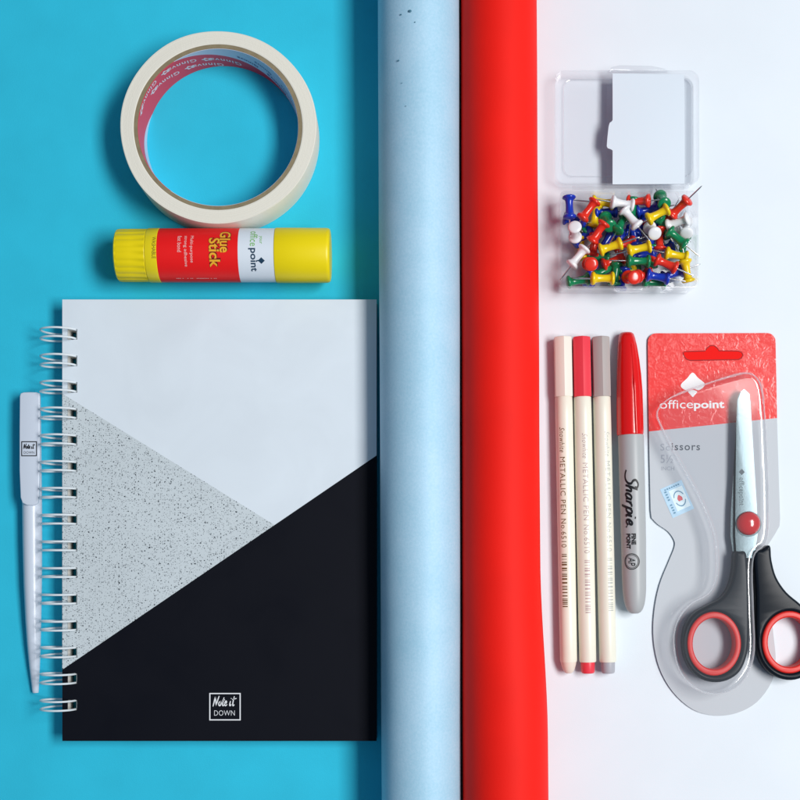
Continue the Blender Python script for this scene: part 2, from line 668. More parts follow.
def core_mat():
    m = mat('printed_core_paper', (0.7, 0.1, 0.15), 0.45, 0.4)
    nt = m.node_tree
    b = nt.nodes['Principled BSDF']
    tc = nt.nodes['Texture Coordinate']
    sp = N(nt, 'ShaderNodeSeparateXYZ')
    nt.links.new(tc.outputs['Object'], sp.inputs[0])
    ang = math_node(nt, 'MULTIPLY', math_node(nt, 'ARCTAN2', sp.outputs[1], sp.outputs[0]), 180 / math.pi)
    # 0..360, seam at the lower side
    ang = math_node(nt, 'MODULO', math_node(nt, 'ADD', ang, 450.0), 360.0)   # angle + 90
    zz = math_node(nt, 'DIVIDE', sp.outputs[2], (TH - PAPER) * S)
    zt = math_node(nt, 'MULTIPLY_ADD', math_node(nt, 'SUBTRACT', ang, 180.0), 0.0105, 0.62)
    zb = math_node(nt, 'MULTIPLY_ADD', math_node(nt, 'SUBTRACT', ang, 248.0), 0.013, 0.0)
    red = math_node(nt, 'MULTIPLY', math_node(nt, 'LESS_THAN', zz, zt), math_node(nt, 'GREATER_THAN', zz, zb))
    c = mixc(nt, red, (0.66, 0.68, 0.80, 1), (0.78, 0.045, 0.085, 1))
    nt.links.new(c, b.inputs['Base Color'])
    return m


bm = bmesh.new()
lathe(bm, [(RI - 0.35, PAPER + 0.2), (RI - 0.35, TH - 1.0), (RI - 0.02, TH - 1.0), (RI - 0.02, PAPER + 0.2)], 128, (tc_.x, tc_.y, 0), 1, SY)
liner = obj('printed_liner', bm, core_mat(), core)


def liner_map(a0, z_at):
    """text running clockwise seen from above, letter tops towards the table"""
    rr = RI - 0.65

    def f(x, y, dz):
        a = R_(a0) + x / rr
        d = math.degrees(a)
        z = z_at(d) - y
        return Vector((tc_.x + rr * math.cos(a), tc_.y + SY * rr * math.sin(a), z))
    return f


def helix(off):
    return lambda d: PAPER + max(2.0, min(TH - 2, (0.62 + 0.0105 * (d - 90)) * TH + off))


bm = bmesh.new()
for a0, off in ((76, -7.5), (108, -7), (142, -10), (90, -20), (123, -22)):
    t = fit(text2d('Ginnva', 1, 0.02, spacing=1.15), h=7.0)
    t = slice_bm(t, 0, 2.0)
    mapped(t, liner_map(a0, helix(off)))
    me = bpy.data.meshes.new('x')
    t.to_mesh(me)
    t.free()
    bm.from_mesh(me)
    bpy.data.meshes.remove(me)
    # the little flower emblem after each word
    ring = bmesh.new()
    for rr_, n_ in ((3.4, 10),):
        lo = [ring.verts.new((33 + (rr_ + 0.8 * math.cos(5 * 2 * math.pi * k / 30)) * math.cos(2 * math.pi * k / 30) * 1.3, 3.5 + (rr_ + .8 * math.cos(5 * 2 * math.pi * k / 30)) * math.sin(2 * math.pi * k / 30), 0)) for k in range(30)]
        li = [ring.verts.new((33 + 1.3 * 1.3 * math.cos(2 * math.pi * k / 30), 3.5 + 1.3 * math.sin(2 * math.pi * k / 30), 0)) for k in range(30)]
        for k in range(30):
            ring.faces.new((lo[k], lo[(k + 1) % 30], li[(k + 1) % 30], li[k]))
    mapped(ring, liner_map(a0, helix(off)))
    me = bpy.data.meshes.new('x')
    ring.to_mesh(me)
    ring.free()
    bm.from_mesh(me)
    bpy.data.meshes.remove(me)
obj('white_lettering', bm, mat('white_core_ink', (0.80, 0.66, 0.70), 0.5, 0.3), core)
bm = bmesh.new()
for a0, off, h in ((36, 8, 6.0), (62, 8.5, 5.0), (25, 18, 5), (50, 17, 4.5)):
    t = fit(text2d('Ginnva', 1, 0.01, spacing=1.1), h=h)
    t = slice_bm(t, 0, 2.0)
    mapped(t, liner_map(a0, helix(off)))
    me = bpy.data.meshes.new('x')
    t.to_mesh(me)
    t.free()
    bm.from_mesh(me)
    bpy.data.meshes.remove(me)
obj('blue_lettering', bm, mat('blue_core_ink', (0.06, 0.10, 0.30), 0.5, 0.3), core)


# ------------------------------------------------------------------ glue stick
GZ = 26.2
gR = 26.0
gk = (H - GZ) / H
gy = P(0, 255.6, GZ).y
gx = lambda x: P(x, 0, GZ).x
gRw = (P(0, 229.0, GZ).y - P(0, 282.2, GZ).y) / 2
GZ = gRw + PAPER
glue = thing('glue_stick', 'yellow capped glue stick with a red and white label below the tape roll', 'glue stick', (gx(224), gy, PAPER))
O, D, U = Vector((0, gy, GZ)), Vector((1, 0, 0)), Vector((0, 1, 0))


def cyl_secs(pts):
    return [(gx(x), 0, 0, r, r) for x, r in pts]


rr = gRw
bm = bmesh.new()
ribs = lambda a, s: 1.0 if s > gx(148.5) or s < gx(120.5) else 1 - 0.022 * (0.5 + 0.5 * math.cos(a * 22)) ** 2
secs = cyl_secs([(117.6, rr * 0.80), (118.0, rr * .90), (119.2, rr * .955), (121, rr * .97), (121.4, rr * .975), (135, rr * .975), (147.8, rr * .975), (148.6, rr * .975), (149.5, rr * .955)])
loft(bm, O, D, U, secs, n=208, rad=ribs)
knob = obj('twist_knob', bm, M['yellow'], glue)
bm = bmesh.new()
loft(bm, O, D, U, cyl_secs([(149.5, rr * .93), (149.6, rr * .985), (150.4, rr * .998), (160.8, rr * .998), (161.2, rr * .98)]), n=96)
band = obj('yellow_band', bm, mat('lemon_plastic', (0.86, 0.68, 0.01), 0.35, 0.4), glue)
bm = bmesh.new()
loft(bm, O, D, U, cyl_secs([(161.2, rr * .98), (161.4, rr * .99), (241, rr * .99)]), n=96)
obj('red_label', bm, M['glue_red'], glue)
bm = bmesh.new()
loft(bm, O, D, U, cyl_secs([(241.02, rr * .9895), (276, rr * .9895)]), n=96)
obj('white_label', bm, M['glue_white'], glue)
bm = bmesh.new()
loft(bm, O, D, U, cyl_secs([(276.2, rr * .96), (276.3, rr * 1.0), (277.2, rr * 1.012), (300, rr * 1.012), (327, rr * 1.005), (329.2, rr * .985), (330.3, rr * .94), (330.8, rr * .85)]), n=96)
obj('cap', bm, M['yellow'], glue)


def glue_angle(y_px):
    lo, hi = -1.3, 1.5
    for _ in range(40):
        a = (lo + hi) / 2
        Y, z = gy + rr * .99 * math.sin(a), GZ + rr * .99 * math.cos(a)
        if NY - Y * H / (H - z) > y_px:
            lo = a
        else:
            hi = a
    return (lo + hi) / 2


def glue_map(x_base, y_start, lift=0.12, tilt=0.0):
    """text runs down the picture; letter tops point right"""
    r = rr * .99 + lift
    a0 = glue_angle(y_start)
    k_ = (H - GZ - 0.9 * r) / H
    xw0 = (x_base - NX) * k_

    def f(x, y, dz):
        a = a0 - x / r
        return Vector((xw0 + y + tilt * x, gy + r * math.sin(a), GZ + r * math.cos(a) + dz))
    return f


def glue_text(name, body, x_base, y0, length, height, m, bold=0.0, lift=0.15, tilt=0.0, parent=None, spacing=1.0):
    t = fit(text2d(body, 1, bold, spacing=spacing), w=length, h=height)
    t = slice_bm(t, 0, 1.5)
    mapped(t, glue_map(x_base, y0, lift, tilt))
    return obj(name, t, m, parent or glue)


glue_text('lettering', 'Glue', 219.0, 231.6, 24.5, 11.5, M['glue_brown'], 0.075, 0.12, 0.02)
glue_text('lettering', 'Stick', 208.5, 237.6, 30.0, 11.5, M['glue_brown'], 0.075, 0.14, 0.02)
glue_text('lettering', 'Glue', 219.4, 232.2, 23.5, 10.5, M['glue_gold'], 0.022, 0.26, 0.02)
glue_text('lettering', 'Stick', 208.9, 238.2, 29.0, 10.5, M['glue_gold'], 0.022, 0.28, 0.02)
pale = mat('pale_label_ink', (0.80, 0.55, 0.52), 0.5, 0.3)
glue_text('lettering', 'Multi-purpose', 189.5, 236, 27, 4.0, pale, 0.0)
glue_text('lettering', 'strong adhesive', 183.5, 236, 31, 4.0, pale, 0.0)
glue_text('lettering', 'fast bond', 177.6, 236, 17, 4.0, pale, 0.0)
glue_text('lettering', 'WASHABLE', 152.2, 237, 22, 3.8, M['olive_ink'], 0.0, lift=0.4)
glue_text('lettering', 'office', 250.0, 231.5, 18.5, 7.2, M['green_ink'], 0.0)
glue_text('lettering', 'point', 248.4, 248.0, 23.0, 8.5, M['navy_ink'], 0.02)
glue_text('lettering', 'your', 258.6, 236, 9, 3.2, M['green_ink'], 0.0)
# leaf emblem and the row of small print along the lower side
bm = bmesh.new()
vs = [bm.verts.new(p) for p in ((0, 3.4, 0), (3.2, 0.2, 0), (6.4, 3.4, 0), (5.2, 4.6, 0), (3.2, 6.8, 0), (1.2, 4.6, 0))]
bm.faces.new(vs)
q = [bm.verts.new(p) for p in ((2.5, 0.8, 0.02), (2.9, -1.6, 0.02), (3.5, -1.6, 0.02), (3.9, 0.8, 0.02))]
bm.faces.new(q)
slice_bm(bm, 0, 1.0)
mapped(bm, glue_map(257.8, 257.2))
obj('leaf_emblem', bm, M['navy_ink'], glue)
bm = bmesh.new()
for i in range(26):
    if random.random() < 0.2:
        continue
    x = 178 + i * 1.55
    vs = [bm.verts.new(p) for p in ((0, x, 0), (0.9, x, 0), (0.9, x + random.uniform(.7, 1.3), 0), (0, x + 1.2, 0))]
    bm.faces.new(vs)
a_ = glue_angle(278.0)
for v in bm.verts:
    r = rr * .99 + .15
    a = a_ - v.co.x / r
    v.co = Vector((gx(v.co.y), gy + r * math.sin(a), GZ + r * math.cos(a)))
obj('small_print', bm, pale, glue)


# ------------------------------------------------------------------ notebook
NZ = 24.0
nk = (H - NZ) / H
rot_n = R_(0.16)
book_o = P(62.5, 741, NZ)
BX = lambda px: P(px, 0, NZ).x
BY = lambda py: P(0, py, NZ).y
book = thing('notebook', 'spiral notebook with white, speckled grey and black cover beside the blue roll', 'notebook', (book_o.x, book_o.y, PAPER))
ring_y = [334.0 + 26.5 * i for i in range(15)]
hx0, hx1 = BX(67.2), BX(77.2)
xs_c = [BX(62.3), hx0, hx1, BX(376.6)]
ys = [BY(741.0)]
for y in reversed(ring_y):
    ys += [BY(y + 5.6), BY(y - 5.0)]
ys.append(BY(299.5))
hole = lambda i, j: not (i == 1 and j % 2 == 1)


def cover_mat():
    m = mat('printed_cover', (0.6, 0.65, 0.7), 0.6, 0.10, bump=0.04, bscale=1500)
    nt = m.node_tree
    b = nt.nodes['Principled BSDF']
    tc = nt.nodes['Texture Coordinate']
    sp = N(nt, 'ShaderNodeSeparateXYZ')
    nt.links.new(tc.outputs['Object'], sp.inputs[0])
    X = math_node(nt, 'DIVIDE', sp.outputs[0], S)
    Y = math_node(nt, 'DIVIDE', sp.outputs[1], S)

    def below(p, q):
        p = P(*p, NZ) - Vector((book_o.x, book_o.y, 0))
        q = P(*q, NZ) - Vector((book_o.x, book_o.y, 0))
        sl = (q.y - p.y) / (q.x - p.x)
        line = math_node(nt, 'MULTIPLY_ADD', X, sl, p.y - sl * p.x)
        return math_node(nt, 'LESS_THAN', Y, line)
    black = below((64, 668.5), (376.5, 455.5))
    grey = below((63, 394.0), (273, 524.0))
    # speckles of several sizes
    spk = None
    for sc, thr, keep, seed in ((620, 0.20, 0.22, 0.0), (1000, 0.22, 0.26, 3.1), (1500, 0.25, 0.28, 7.7), (400, 0.15, 0.14, 5.2)):
        vo = N(nt, 'ShaderNodeTexVoronoi', voronoi_dimensions='2D')
        vo.inputs['Scale'].default_value = sc
        vo.inputs['Randomness'].default_value = 1.0
        mp = N(nt, 'ShaderNodeMapping')
        mp.inputs['Location'].default_value = (seed, seed * 0.7, 0)
        nz = N(nt, 'ShaderNodeTexNoise')
        nz.inputs['Scale'].default_value = sc * 3
        nt.links.new(tc.outputs['Object'], mp.inputs['Vector'])
        nt.links.new(mp.outputs[0], vo.inputs['Vector'])
        nt.links.new(mp.outputs[0], nz.inputs['Vector'])
        d = math_node(nt, 'MULTIPLY_ADD', nz.outputs[0], 0.35, math_node(nt, 'SUBTRACT', vo.outputs['Distance'], 0.17))
        sc_ = N(nt, 'ShaderNodeSeparateColor')
        nt.links.new(vo.outputs['Color'], sc_.inputs[0])
        on = math_node(nt, 'MULTIPLY', math_node(nt, 'LESS_THAN', d, thr), math_node(nt, 'LESS_THAN', sc_.outputs[0], keep))
        on = math_node(nt, 'MULTIPLY', on, math_node(nt, 'MULTIPLY_ADD', sc_.outputs[1], 0.75, 0.25))
        spk = on if spk is None else math_node(nt, 'MAXIMUM', spk, on)
    g = mixc(nt, spk, (0.58, 0.64, 0.67, 1), (0.02, 0.028, 0.04, 1))
    c = mixc(nt, grey, (0.71, 0.775, 0.835, 1), g)
    c = mixc(nt, black, c, (0.0045, 0.0052, 0.0095, 1))
    sm = N(nt, 'ShaderNodeTexNoise')
    sm.inputs['Scale'].default_value = 28
    sm.inputs['Detail'].default_value = 6
    sm.inputs['Distortion'].default_value = 0.8
    nt.links.new(tc.outputs['Object'], sm.inputs['Vector'])
    nt.links.new(math_node(nt, 'MULTIPLY_ADD', sm.outputs[0], 0.5, 0.30), b.inputs['Roughness'])
    hs = N(nt, 'ShaderNodeHueSaturation')
    nt.links.new(c, hs.inputs['Color'])
    nt.links.new(math_node(nt, 'MULTIPLY_ADD', sm.outputs[0], 0.16, 0.92), hs.inputs['Value'])
    c = hs.outputs['Color']
    nt.links.new(c, b.inputs['Base Color'])
    return m


bm = grid_slab(xs_c, ys, hole, NZ - 2.6, NZ)
fc = obj('front_cover', bm, cover_mat(), book)
bm = grid_slab([xs_c[0] + 1.2, hx0, hx1, xs_c[3] - 2.5], [ys[0] + 2.5] + ys[1:-1] + [ys[-1] - 2.5], hole, PAPER + 2.65, NZ - 2.65)
obj('page_block', bm, M['page'], book)
bm = grid_slab(xs_c, ys, hole, PAPER, PAPER + 2.6)
obj('back_cover', bm, mat('back_cover_board', (0.02, 0.022, 0.03), 0.5, 0.3), book)

# twin wire rings
zc, rw = 19.6, 17.6
cxr = BX(73.5) - 15.6


def ring_bm():
    bm = bmesh.new()
    w = 1.02
    for s in (-1, 1):
        path = []
        for k in range(41):
            t = k / 40
            a = R_(-12 + t * 294)
            yy = s * (4.3 - 1.2 * max(0, (t - 0.62) / 0.38) ** 1.2)
            path.append((cxr + rw * math.cos(a), yy, zc + rw * math.sin(a)))
        tube(bm, path, w, 8)
    # tip joining the two wires inside the pages, and the link at the spine
    a = R_(-12)
    e = (cxr + rw * math.cos(a), zc + rw * math.sin(a))
    tip = [(e[0], -4.3, e[1]), (e[0] - .4, -2.5, e[1] - 1.6), (e[0] - .5, 0, e[1] - 2.2), (e[0] - .4, 2.5, e[1] - 1.6), (e[0], 4.3, e[1])]
    tube(bm, catmull(tip, 4), w, 8)
    a = R_(282)
    e = (cxr + rw * math.cos(a), zc + rw * math.sin(a))
    for s in (-1, 1):
        tube(bm, catmull([(e[0], s * 3.1, e[1]), (e[0] + .4, s * 4.2, e[1] - .1), (e[0] + .6, s * 8.0, e[1] - .1), (e[0] + .6, s * 13.1, e[1] - .1)], 4), w * .95, 8)
    return bm


bm = ring_bm()
for v in bm.verts:
    v.co -= Vector((book_o.x, 0, PAPER))
first_ring = obj('binding_ring', bm, M['wire'], book, local=True)
for i, y in enumerate(ring_y):
    o = first_ring if i == 0 else first_ring.copy()
    if i:
        C.objects.link(o)
        o.parent = book
    o.location = (0, (BY(y) - book_o.y) * S, 0)

# emblem on the black corner: outlined box with two words
zt = NZ + 0.12
bm = bmesh.new()
b0, b1 = (209.3, 693.0), (240.7, 720.4)
for (x0, y0, x1, y1) in ((b0[0], b0[1], b1[0], b0[1] + 1.1), (b0[0], b1[1] - 1.1, b1[0], b1[1]), (b0[0], b0[1] + 1.1, b0[0] + 1.1, b1[1] - 1.1), (b1[0] - 1.1, b0[1] + 1.1, b1[0], b1[1] - 1.1)):
    bm.faces.new([bm.verts.new(P(x, y, zt)) for x, y in ((x0, y0), (x0, y1), (x1, y1), (x1, y0))])
obj('emblem_frame', bm, M['white_ink'], book)


def note_it():
    st = []
    def add(dx, sc, *lines):
        for l in lines:
            st.append([(dx + x * sc, y * sc) for x, y in l])
    add(0, 1, [(0, -0.15), (0.12, 0.9), (0.2, 1.9)], [(0.2, 1.9), (0.5, 0.9), (0.72, 0.0)], [(0.72, 0.0), (0.9, 1.1), (1.12, 2.05)])
    add(1.3, 1, [(0.35, 0.95), (0.05, 0.7), (0.05, 0.2), (0.3, 0.02), (0.55, 0.3), (0.5, 0.8), (0.3, 0.95), (0.55, 0.75)])
    add(2.05, 1, [(0.3, 1.75), (0.2, 0.8), (0.22, 0.15), (0.4, 0.02), (0.55, 0.2)], [(0.0, 1.15), (0.6, 1.25)])
    add(2.7, 1, [(0.05, 0.45), (0.4, 0.6), (0.4, 0.9), (0.2, 0.95), (0.03, 0.5), (0.15, 0.08), (0.4, 0.05), (0.65, 0.3)])
    add(3.95, 1, [(0.1, 1.0), (0.03, 0.2), (0.2, 0.02), (0.4, 0.3)], [(0.16, 1.45), (0.2, 1.6)])
    add(4.5, 1, [(0.3, 2.0), (0.2, 0.9), (0.22, 0.15), (0.4, 0.02), (0.6, 0.25)], [(-0.1, 1.3), (0.9, 1.55)])
    return [[(x + 0.18 * y, y) for x, y in l] for l in st]


bm = fit(strokes2d(note_it(), 0.26, 5, 0.3), w=24.0, h=10.8)
mapped(bm, flat_map(212.6, 706.6, zt))
obj('lettering', bm, M['white_ink'], book)
bm = fit(text2d('DOWN', 1, -0.012, spacing=1.05), w=20.6, h=5.2)
mapped(bm, flat_map(214.2, 715.6, zt))
obj('lettering', bm, M['white_ink'], book)


# ------------------------------------------------------------------ white ballpoint pen
bz = 9.6 + PAPER
pA, pB = P(30.2, 392.5, bz), P(33.6, 692.0, bz)
Dp = (pB - pA)
Lp = Dp.length
Dp.normalize()
Up = Vector((-Dp.y, Dp.x, 0))       # towards picture right
if Up.x < 0:
    Up = -Up
pen = thing('ballpoint_pen', 'white ballpoint pen with a broad clip lying left of the notebook rings', 'pen', ((pA.x + pB.x) / 2, (pA.y + pB.y) / 2, PAPER))
bm = bmesh.new()
prof = [(0.0, 7.0), (0.8, 8.6), (3, 9.3), (30, 9.5), (110, 9.6), (150, 9.4), (190, 8.8), (225, 7.7), (250, 6.6), (272, 5.2), (288, 3.9), (296, 3.3), (298.5, 2.9), (Lp - .3, 2.2)]
loft(bm, pA, Dp, Up, [(s, 0.6 if s < 120 else 0.6 * max(0, 1 - (s - 120) / 100), r - 9.6, r, r) for s, r in prof], n=48)
for v in bm.verts:
    if v.co.z < PAPER:
        v.co.z = PAPER
barrel = obj('barrel', bm, M['pen_white'], pen)
# clip: broad flat tongue standing off the barrel
zt0, zt1 = 18.6, 22.0
loop = [(19.6, 396), (20.6, 393.2), (23.5, 392.2), (36.5, 392.2), (39.0, 393.2), (39.6, 396), (39.6, 430), (39.4, 470), (38.8, 496), (37.8, 503), (34, 505.5), (27, 505.2), (22.4, 503), (20.4, 497.5), (19.3, 470), (19.3, 430)]
bm = plate([PX([(x, y) for x, y in loop], zt1)], zt0, zt1, 1.0, 3)
clip = obj('clip', bm, M['pen_white'], pen, ang=50)
bm = plate([PX(round_rect(23, 393.5, 37, 404, 2), 15)], 14, zt0, 0.3)
obj('clip_bridge', bm, M['pen_white'], clip)
bm = bmesh.new()
zl = zt1 + 0.08
b0, b1 = (21.2, 441.2), (37.0, 456.2)
w_ = 1.0
for (x0, y0, x1, y1) in ((b0[0], b0[1], b1[0], b0[1] + w_), (b0[0], b1[1] - w_, b1[0], b1[1]), (b0[0], b0[1] + w_, b0[0] + w_, b1[1] - w_), (b1[0] - w_, b0[1] + w_, b1[0], b1[1] - w_)):
    bm.faces.new([bm.verts.new(P(x, y, zl)) for x, y in ((x0, y0), (x0, y1), (x1, y1), (x1, y0))])
obj('emblem_frame', bm, M['black'], clip)
bm = fit(strokes2d(note_it(), 0.42, 4, 0.2), w=12.0, h=5.6)
mapped(bm, flat_map(23.0, 449.0, zl))
obj('lettering', bm, M['black'], clip)
bm = fit(text2d('DOWN', 1, 0.0), w=10.6, h=2.6)
mapped(bm, flat_map(23.8, 453.8, zl))
obj('lettering', bm, M['black'], clip)
bm = bmesh.new()
loft(bm, pA + Dp * (Lp - 2), Dp, Up, [(0, 0, -7.2, 2.0, 2.0), (1.6, 0, -7.2, 1.7, 1.7), (2.6, 0, -7.2, .9, .9)], n=16)
obj('tip', bm, M['pen_white'], pen)


# ------------------------------------------------------------------ three metallic pens
def hex_rad(a, s):
    k = math.pi / 3
    aa = (a + math.pi / 6) % k - k / 2
    f = math.cos(k / 2) / math.cos(aa)
    return 0.35 * 1.0 + 0.65 * (f * 1.09)


def metallic_pen(label, xt, xb, cap_m, plug_m, ink, lat0, plug_tail, yshift, bar_col):
    r = 9.0
    z = r + 0.05
    yt, yb = 337.0, 673.5
    A, B = P(xt, yt, z), P(xb, yb, z)
    D = B - A
    L = D.length
    D.normalize()
    U = Vector((-D.y, D.x, 0))
    if U.x < 0:
        U = -U
    t = thing('metallic_pen', label, 'pen', ((A.x + B.x) / 2, (A.y + B.y) / 2, 0), 'cream metallic pens lying side by side')
    cs = lambda pts: [(s, 0, 0, q, q) for s, q in pts]
    c_end = 60 * (H - z) / H
    bm = bmesh.new()
    loft(bm, A, D, U, cs([(0, r * .80), (0.5, r * .95), (1.6, r * 1.0), (c_end - .6, r * 1.0), (c_end, r * .97), (c_end, r * .8)]), n=96, rad=hex_rad)
    obj('cap', bm, cap_m, t, ang=30)
    bm = bmesh.new()
    e = L - 11.5
    loft(bm, A, D, U, cs([(c_end - .5, r * .80), (c_end + 0.1, r * .90), (c_end + 0.8, r * .955), (c_end + 20, r * .965), (L * .6, r * .965), (L * .85, r * .95), (e - 1.2, r * .93), (e, r * .88)]), n=64)
    obj('barrel', bm, M['cream'], t)
    bm = bmesh.new()
    if plug_tail:
        loft(bm, A, D, U, cs([(e - .2, r * .86), (e + 3, r * .80), (e + 7, r * .66), (e + 10, r * .48), (e + 11.2, r * .30)]), n=48)
    else:
        loft(bm, A, D, U, cs([(e - .2, r * .70), (e + .2, r * .78), (e + 9.5, r * .74), (e + 11, r * .66), (e + 11.4, r * .5)]), n=48)
    obj('end_plug', bm, plug_m, t)

    def wrap(s0):
        rw_ = r * .965 + .10

        def f(x, y, dz):
            a = (lat0 + y) / rw_
            return A + D * (s0 + x) + U * (rw_ * math.sin(a)) + Vector((0, 0, rw_ * math.cos(a) + dz))
        return f
    for body, ya, yb_, h, bold, shear in (('Snowhite', 428, 453, 5.2, 0.0, 0.35), ('METALLIC PEN', 457.5, 514.5, 5.2, 0.0, 0), ('No.6510', 519, 547.5, 5.2, 0.0, 0)):
        tx = fit(text2d(body, 1, bold, shear, spacing=1.12), w=(yb_ - ya) * .99, h=h)
        slice_bm(tx, 1, 1.2)
        mapped(tx, wrap((ya - yt + yshift) * .993))
        obj('lettering', tx, ink, t)
    bm = bmesh.new()
    rnd = random.Random(3)
    s = 554.0
    while s < 608:
        wd = rnd.choice((.55, .8, 1.1, 1.6))
        hh = 5.2 if rnd.random() > .12 else 2.0
        x0 = (s - yt + yshift) * .993
        for q in range(4):
            y0_, y1_ = hh * q / 4, hh * (q + 1) / 4
            vs = [bm.verts.new(wrap(0)(xx, yy, 0)) for xx, yy in ((x0, y0_), (x0 + wd, y0_), (x0 + wd, y1_), (x0, y1_))]
            bm.faces.new(vs)
        s += wd + rnd.choice((.6, .9, 1.3, 2.2))
    obj('barcode', bm, bar_col, t)
    return t


metallic_pen('cream pen with an ivory white cap and bronze lettering, nearest the red roll', 562.6, 568.8, M['cap_white'], M['plug_cream'], M['gold_print'], -6.2, True, 0, mat('bronze_bars', (0.15, 0.085, 0.03), .4, .4))
metallic_pen('cream pen with a coral red cap and a red end plug', 581.2, 588.0, M['cap_coral'], M['cap_coral'], M['rose_print'], -2.4, False, 6, mat('rose_bars', (0.50, 0.36, 0.36), .4, .4))
metallic_pen('cream pen with a grey cap and a grey end plug beside the red capped marker', 600.4, 608.2, M['cap_grey'], mat('pale_grey_plug', (0.42, 0.42, 0.46), .4, .4), M['silver_print'], 0.6, False, 4, mat('silver_bars', (0.50, 0.51, 0.47), .4, .4))


# ------------------------------------------------------------------ marker
mz = 12.8
A, B = P(627.4, 331.0, mz), P(634.6, 613.8, mz)
D = B - A
L = D.length
D.normalize()
U = Vector((-D.y, D.x, 0))
if U.x < 0:
    U = -U
mk = thing('marker_pen', 'permanent marker with a glossy red cap and grey barrel with black script lettering', 'marker', ((A.x + B.x) / 2, (A.y + B.y) / 2, 0))
kk = (H - mz) / H
bm = bmesh.new()
secs = []
for y, xl, xr in ((331.0, 623.5, 631.5), (331.6, 621.6, 633.3), (333.5, 620.2, 634.8), (338, 619.0, 636.0), (346, 618.2, 637.6), (360, 617.4, 639.6), (375, 616.9, 641.2), (392, 616.7, 642.4), (410, 616.7, 643.0), (430, 616.9, 643.4), (434.0, 617.0, 643.4), (435.2, 617.6, 642.8)):
    s = (y - 331.0) * kk
    cx = 627.4 + (634.6 - 627.4) * (y - 331) / 282.8
    ou = ((xl + xr) / 2 - cx) * kk
    ru = (xr - xl) / 2 * kk
    rv = min(ru * 1.0, 12.7)
    secs.append((s, ou, rv - 12.7, ru, rv))
loft(bm, A, D, U, secs, n=64)
cap = obj('cap', bm, M['marker_red'], mk)
bm = bmesh.new()
# clip: a low rounded rib that runs down the upper right of the cap
rib = []
for k in range(25):
    t = k / 24
    y = 343 + (434.5 - 343) * t
    s = (y - 331) * kk
    zz = 2 * (9.0 + 3.7 * min(1, t * 2.2)) + 0.35
    rib.append(A + D * s + U * (2.6 + 1.6 * t) + Vector((0, 0, zz - mz - 0.9)))
tube(bm, rib, [0.6] + [1.6] * 23 + [1.3], 12)
obj('clip', bm, M['marker_red'], cap)
bm = bmesh.new()
secs = []
for y, w in ((434.5, 22), (435.3, 25.0), (436.5, 25.6), (480, 25.4), (540, 24.8), (575, 24.2), (590, 23.4), (599, 21.6), (605, 19.2), (609.5, 15.8), (612.3, 11.5), (613.6, 6.5)):
    s = (y - 331.0) * kk
    r = w / 2 * kk
    secs.append((s, 0.8 if y < 560 else 0.3, 0, r, r))
loft(bm, A, D, U, secs, n=64)
obj('barrel', bm, M['marker_grey'], mk)


def mark_wrap(s0, lat, rr_):
    def f(x, y, dz):
        a = (lat + y) / rr_
        return A + D * (s0 + x) + U * (0.8 + rr_ * math.sin(a)) + Vector((0, 0, rr_ * math.cos(a) + dz))
    return f


def sharpie():
    st = []
    def add(dx, *lines):
        for l in lines:
            st.append([(dx + x, y) for x, y in l])
    add(0.2, [(1.05, 1.55), (0.98, 1.95), (0.6, 2.1), (0.28, 1.75), (0.42, 1.3), (0.78, 0.95), (0.82, 0.42), (0.5, 0.02), (0.0, -0.02), (-0.5, 0.2)])
    add(1.35, [(0.05, 2.0), (0.0, 1.0), (-0.02, 0.0)], [(0.0, 0.55), (0.22, 0.95), (0.45, 0.9), (0.46, 0.4), (0.5, 0.02)])
    add(2.12, [(0.52, 0.88), (0.25, 0.98), (0.03, 0.6), (0.08, 0.1), (0.3, 0.03), (0.52, 0.45)], [(0.56, 0.98), (0.52, 0.4), (0.62, 0.0)])
    add(2.98, [(0.0, 0.98), (0.0, 0.0)], [(0.0, 0.55), (0.2, 0.93), (0.45, 0.95)])
    add(3.62, [(0.02, 1.0), (0.0, 0.0), (-0.03, -0.95)], [(0.0, 0.6), (0.22, 0.98), (0.5, 0.85), (0.5, 0.3), (0.25, 0.02), (0.02, 0.2)])
    add(4.4, [(0.02, 0.98), (0.0, 0.35), (0.08, 0.0), (0.22, 0.08)], [(0.04, 1.42), (0.06, 1.6)])
    add(4.85, [(0.08, 0.45), (0.42, 0.55), (0.42, 0.9), (0.22, 0.98), (0.02, 0.55), (0.12, 0.1), (0.36, 0.02), (0.62, 0.3)])
    add(5.65, [(0.0, -0.05), (0.05, 0.1)])
    return [[(x + 0.22 * y, y) for x, y in l] for l in st]


sh = fit(strokes2d(sharpie(), 0.27, 6, 0.15), w=57.5, h=19.5)
for v in sh.verts:
    v.co.z = 0
slice_bm(sh, 1, 1.5)
mapped(sh, mark_wrap((470.0 - 331) * kk, -15.0, 12.70))
obj('lettering', sh, M['black'], mk)
for body, lat, y0, ln in (('FINE', -3.2, 533.8, 11.0), ('POINT', -8.6, 533.8, 15.0)):
    tx = fit(text2d(body, 1, 0.045), w=ln, h=4.4)
    slice_bm(tx, 1, 1.2)
    mapped(tx, mark_wrap((y0 - 331) * kk, lat - 1.0, 12.62))
    obj('lettering', tx, M['black'], mk)
bm = bmesh.new()
for ro, ri in ((8.0, 7.2), (6.6, 6.15)):
    n_ = 40
    lo = [bm.verts.new((ro * math.cos(2 * math.pi * k / n_), ro * math.sin(2 * math.pi * k / n_), 0)) for k in range(n_)]
    li = [bm.verts.new((ri * math.cos(2 * math.pi * k / n_), ri * math.sin(2 * math.pi * k / n_), 0)) for k in range(n_)]
    for k in range(n_):
        bm.faces.new((lo[k], lo[(k + 1) % n_], li[(k + 1) % n_], li[k]))
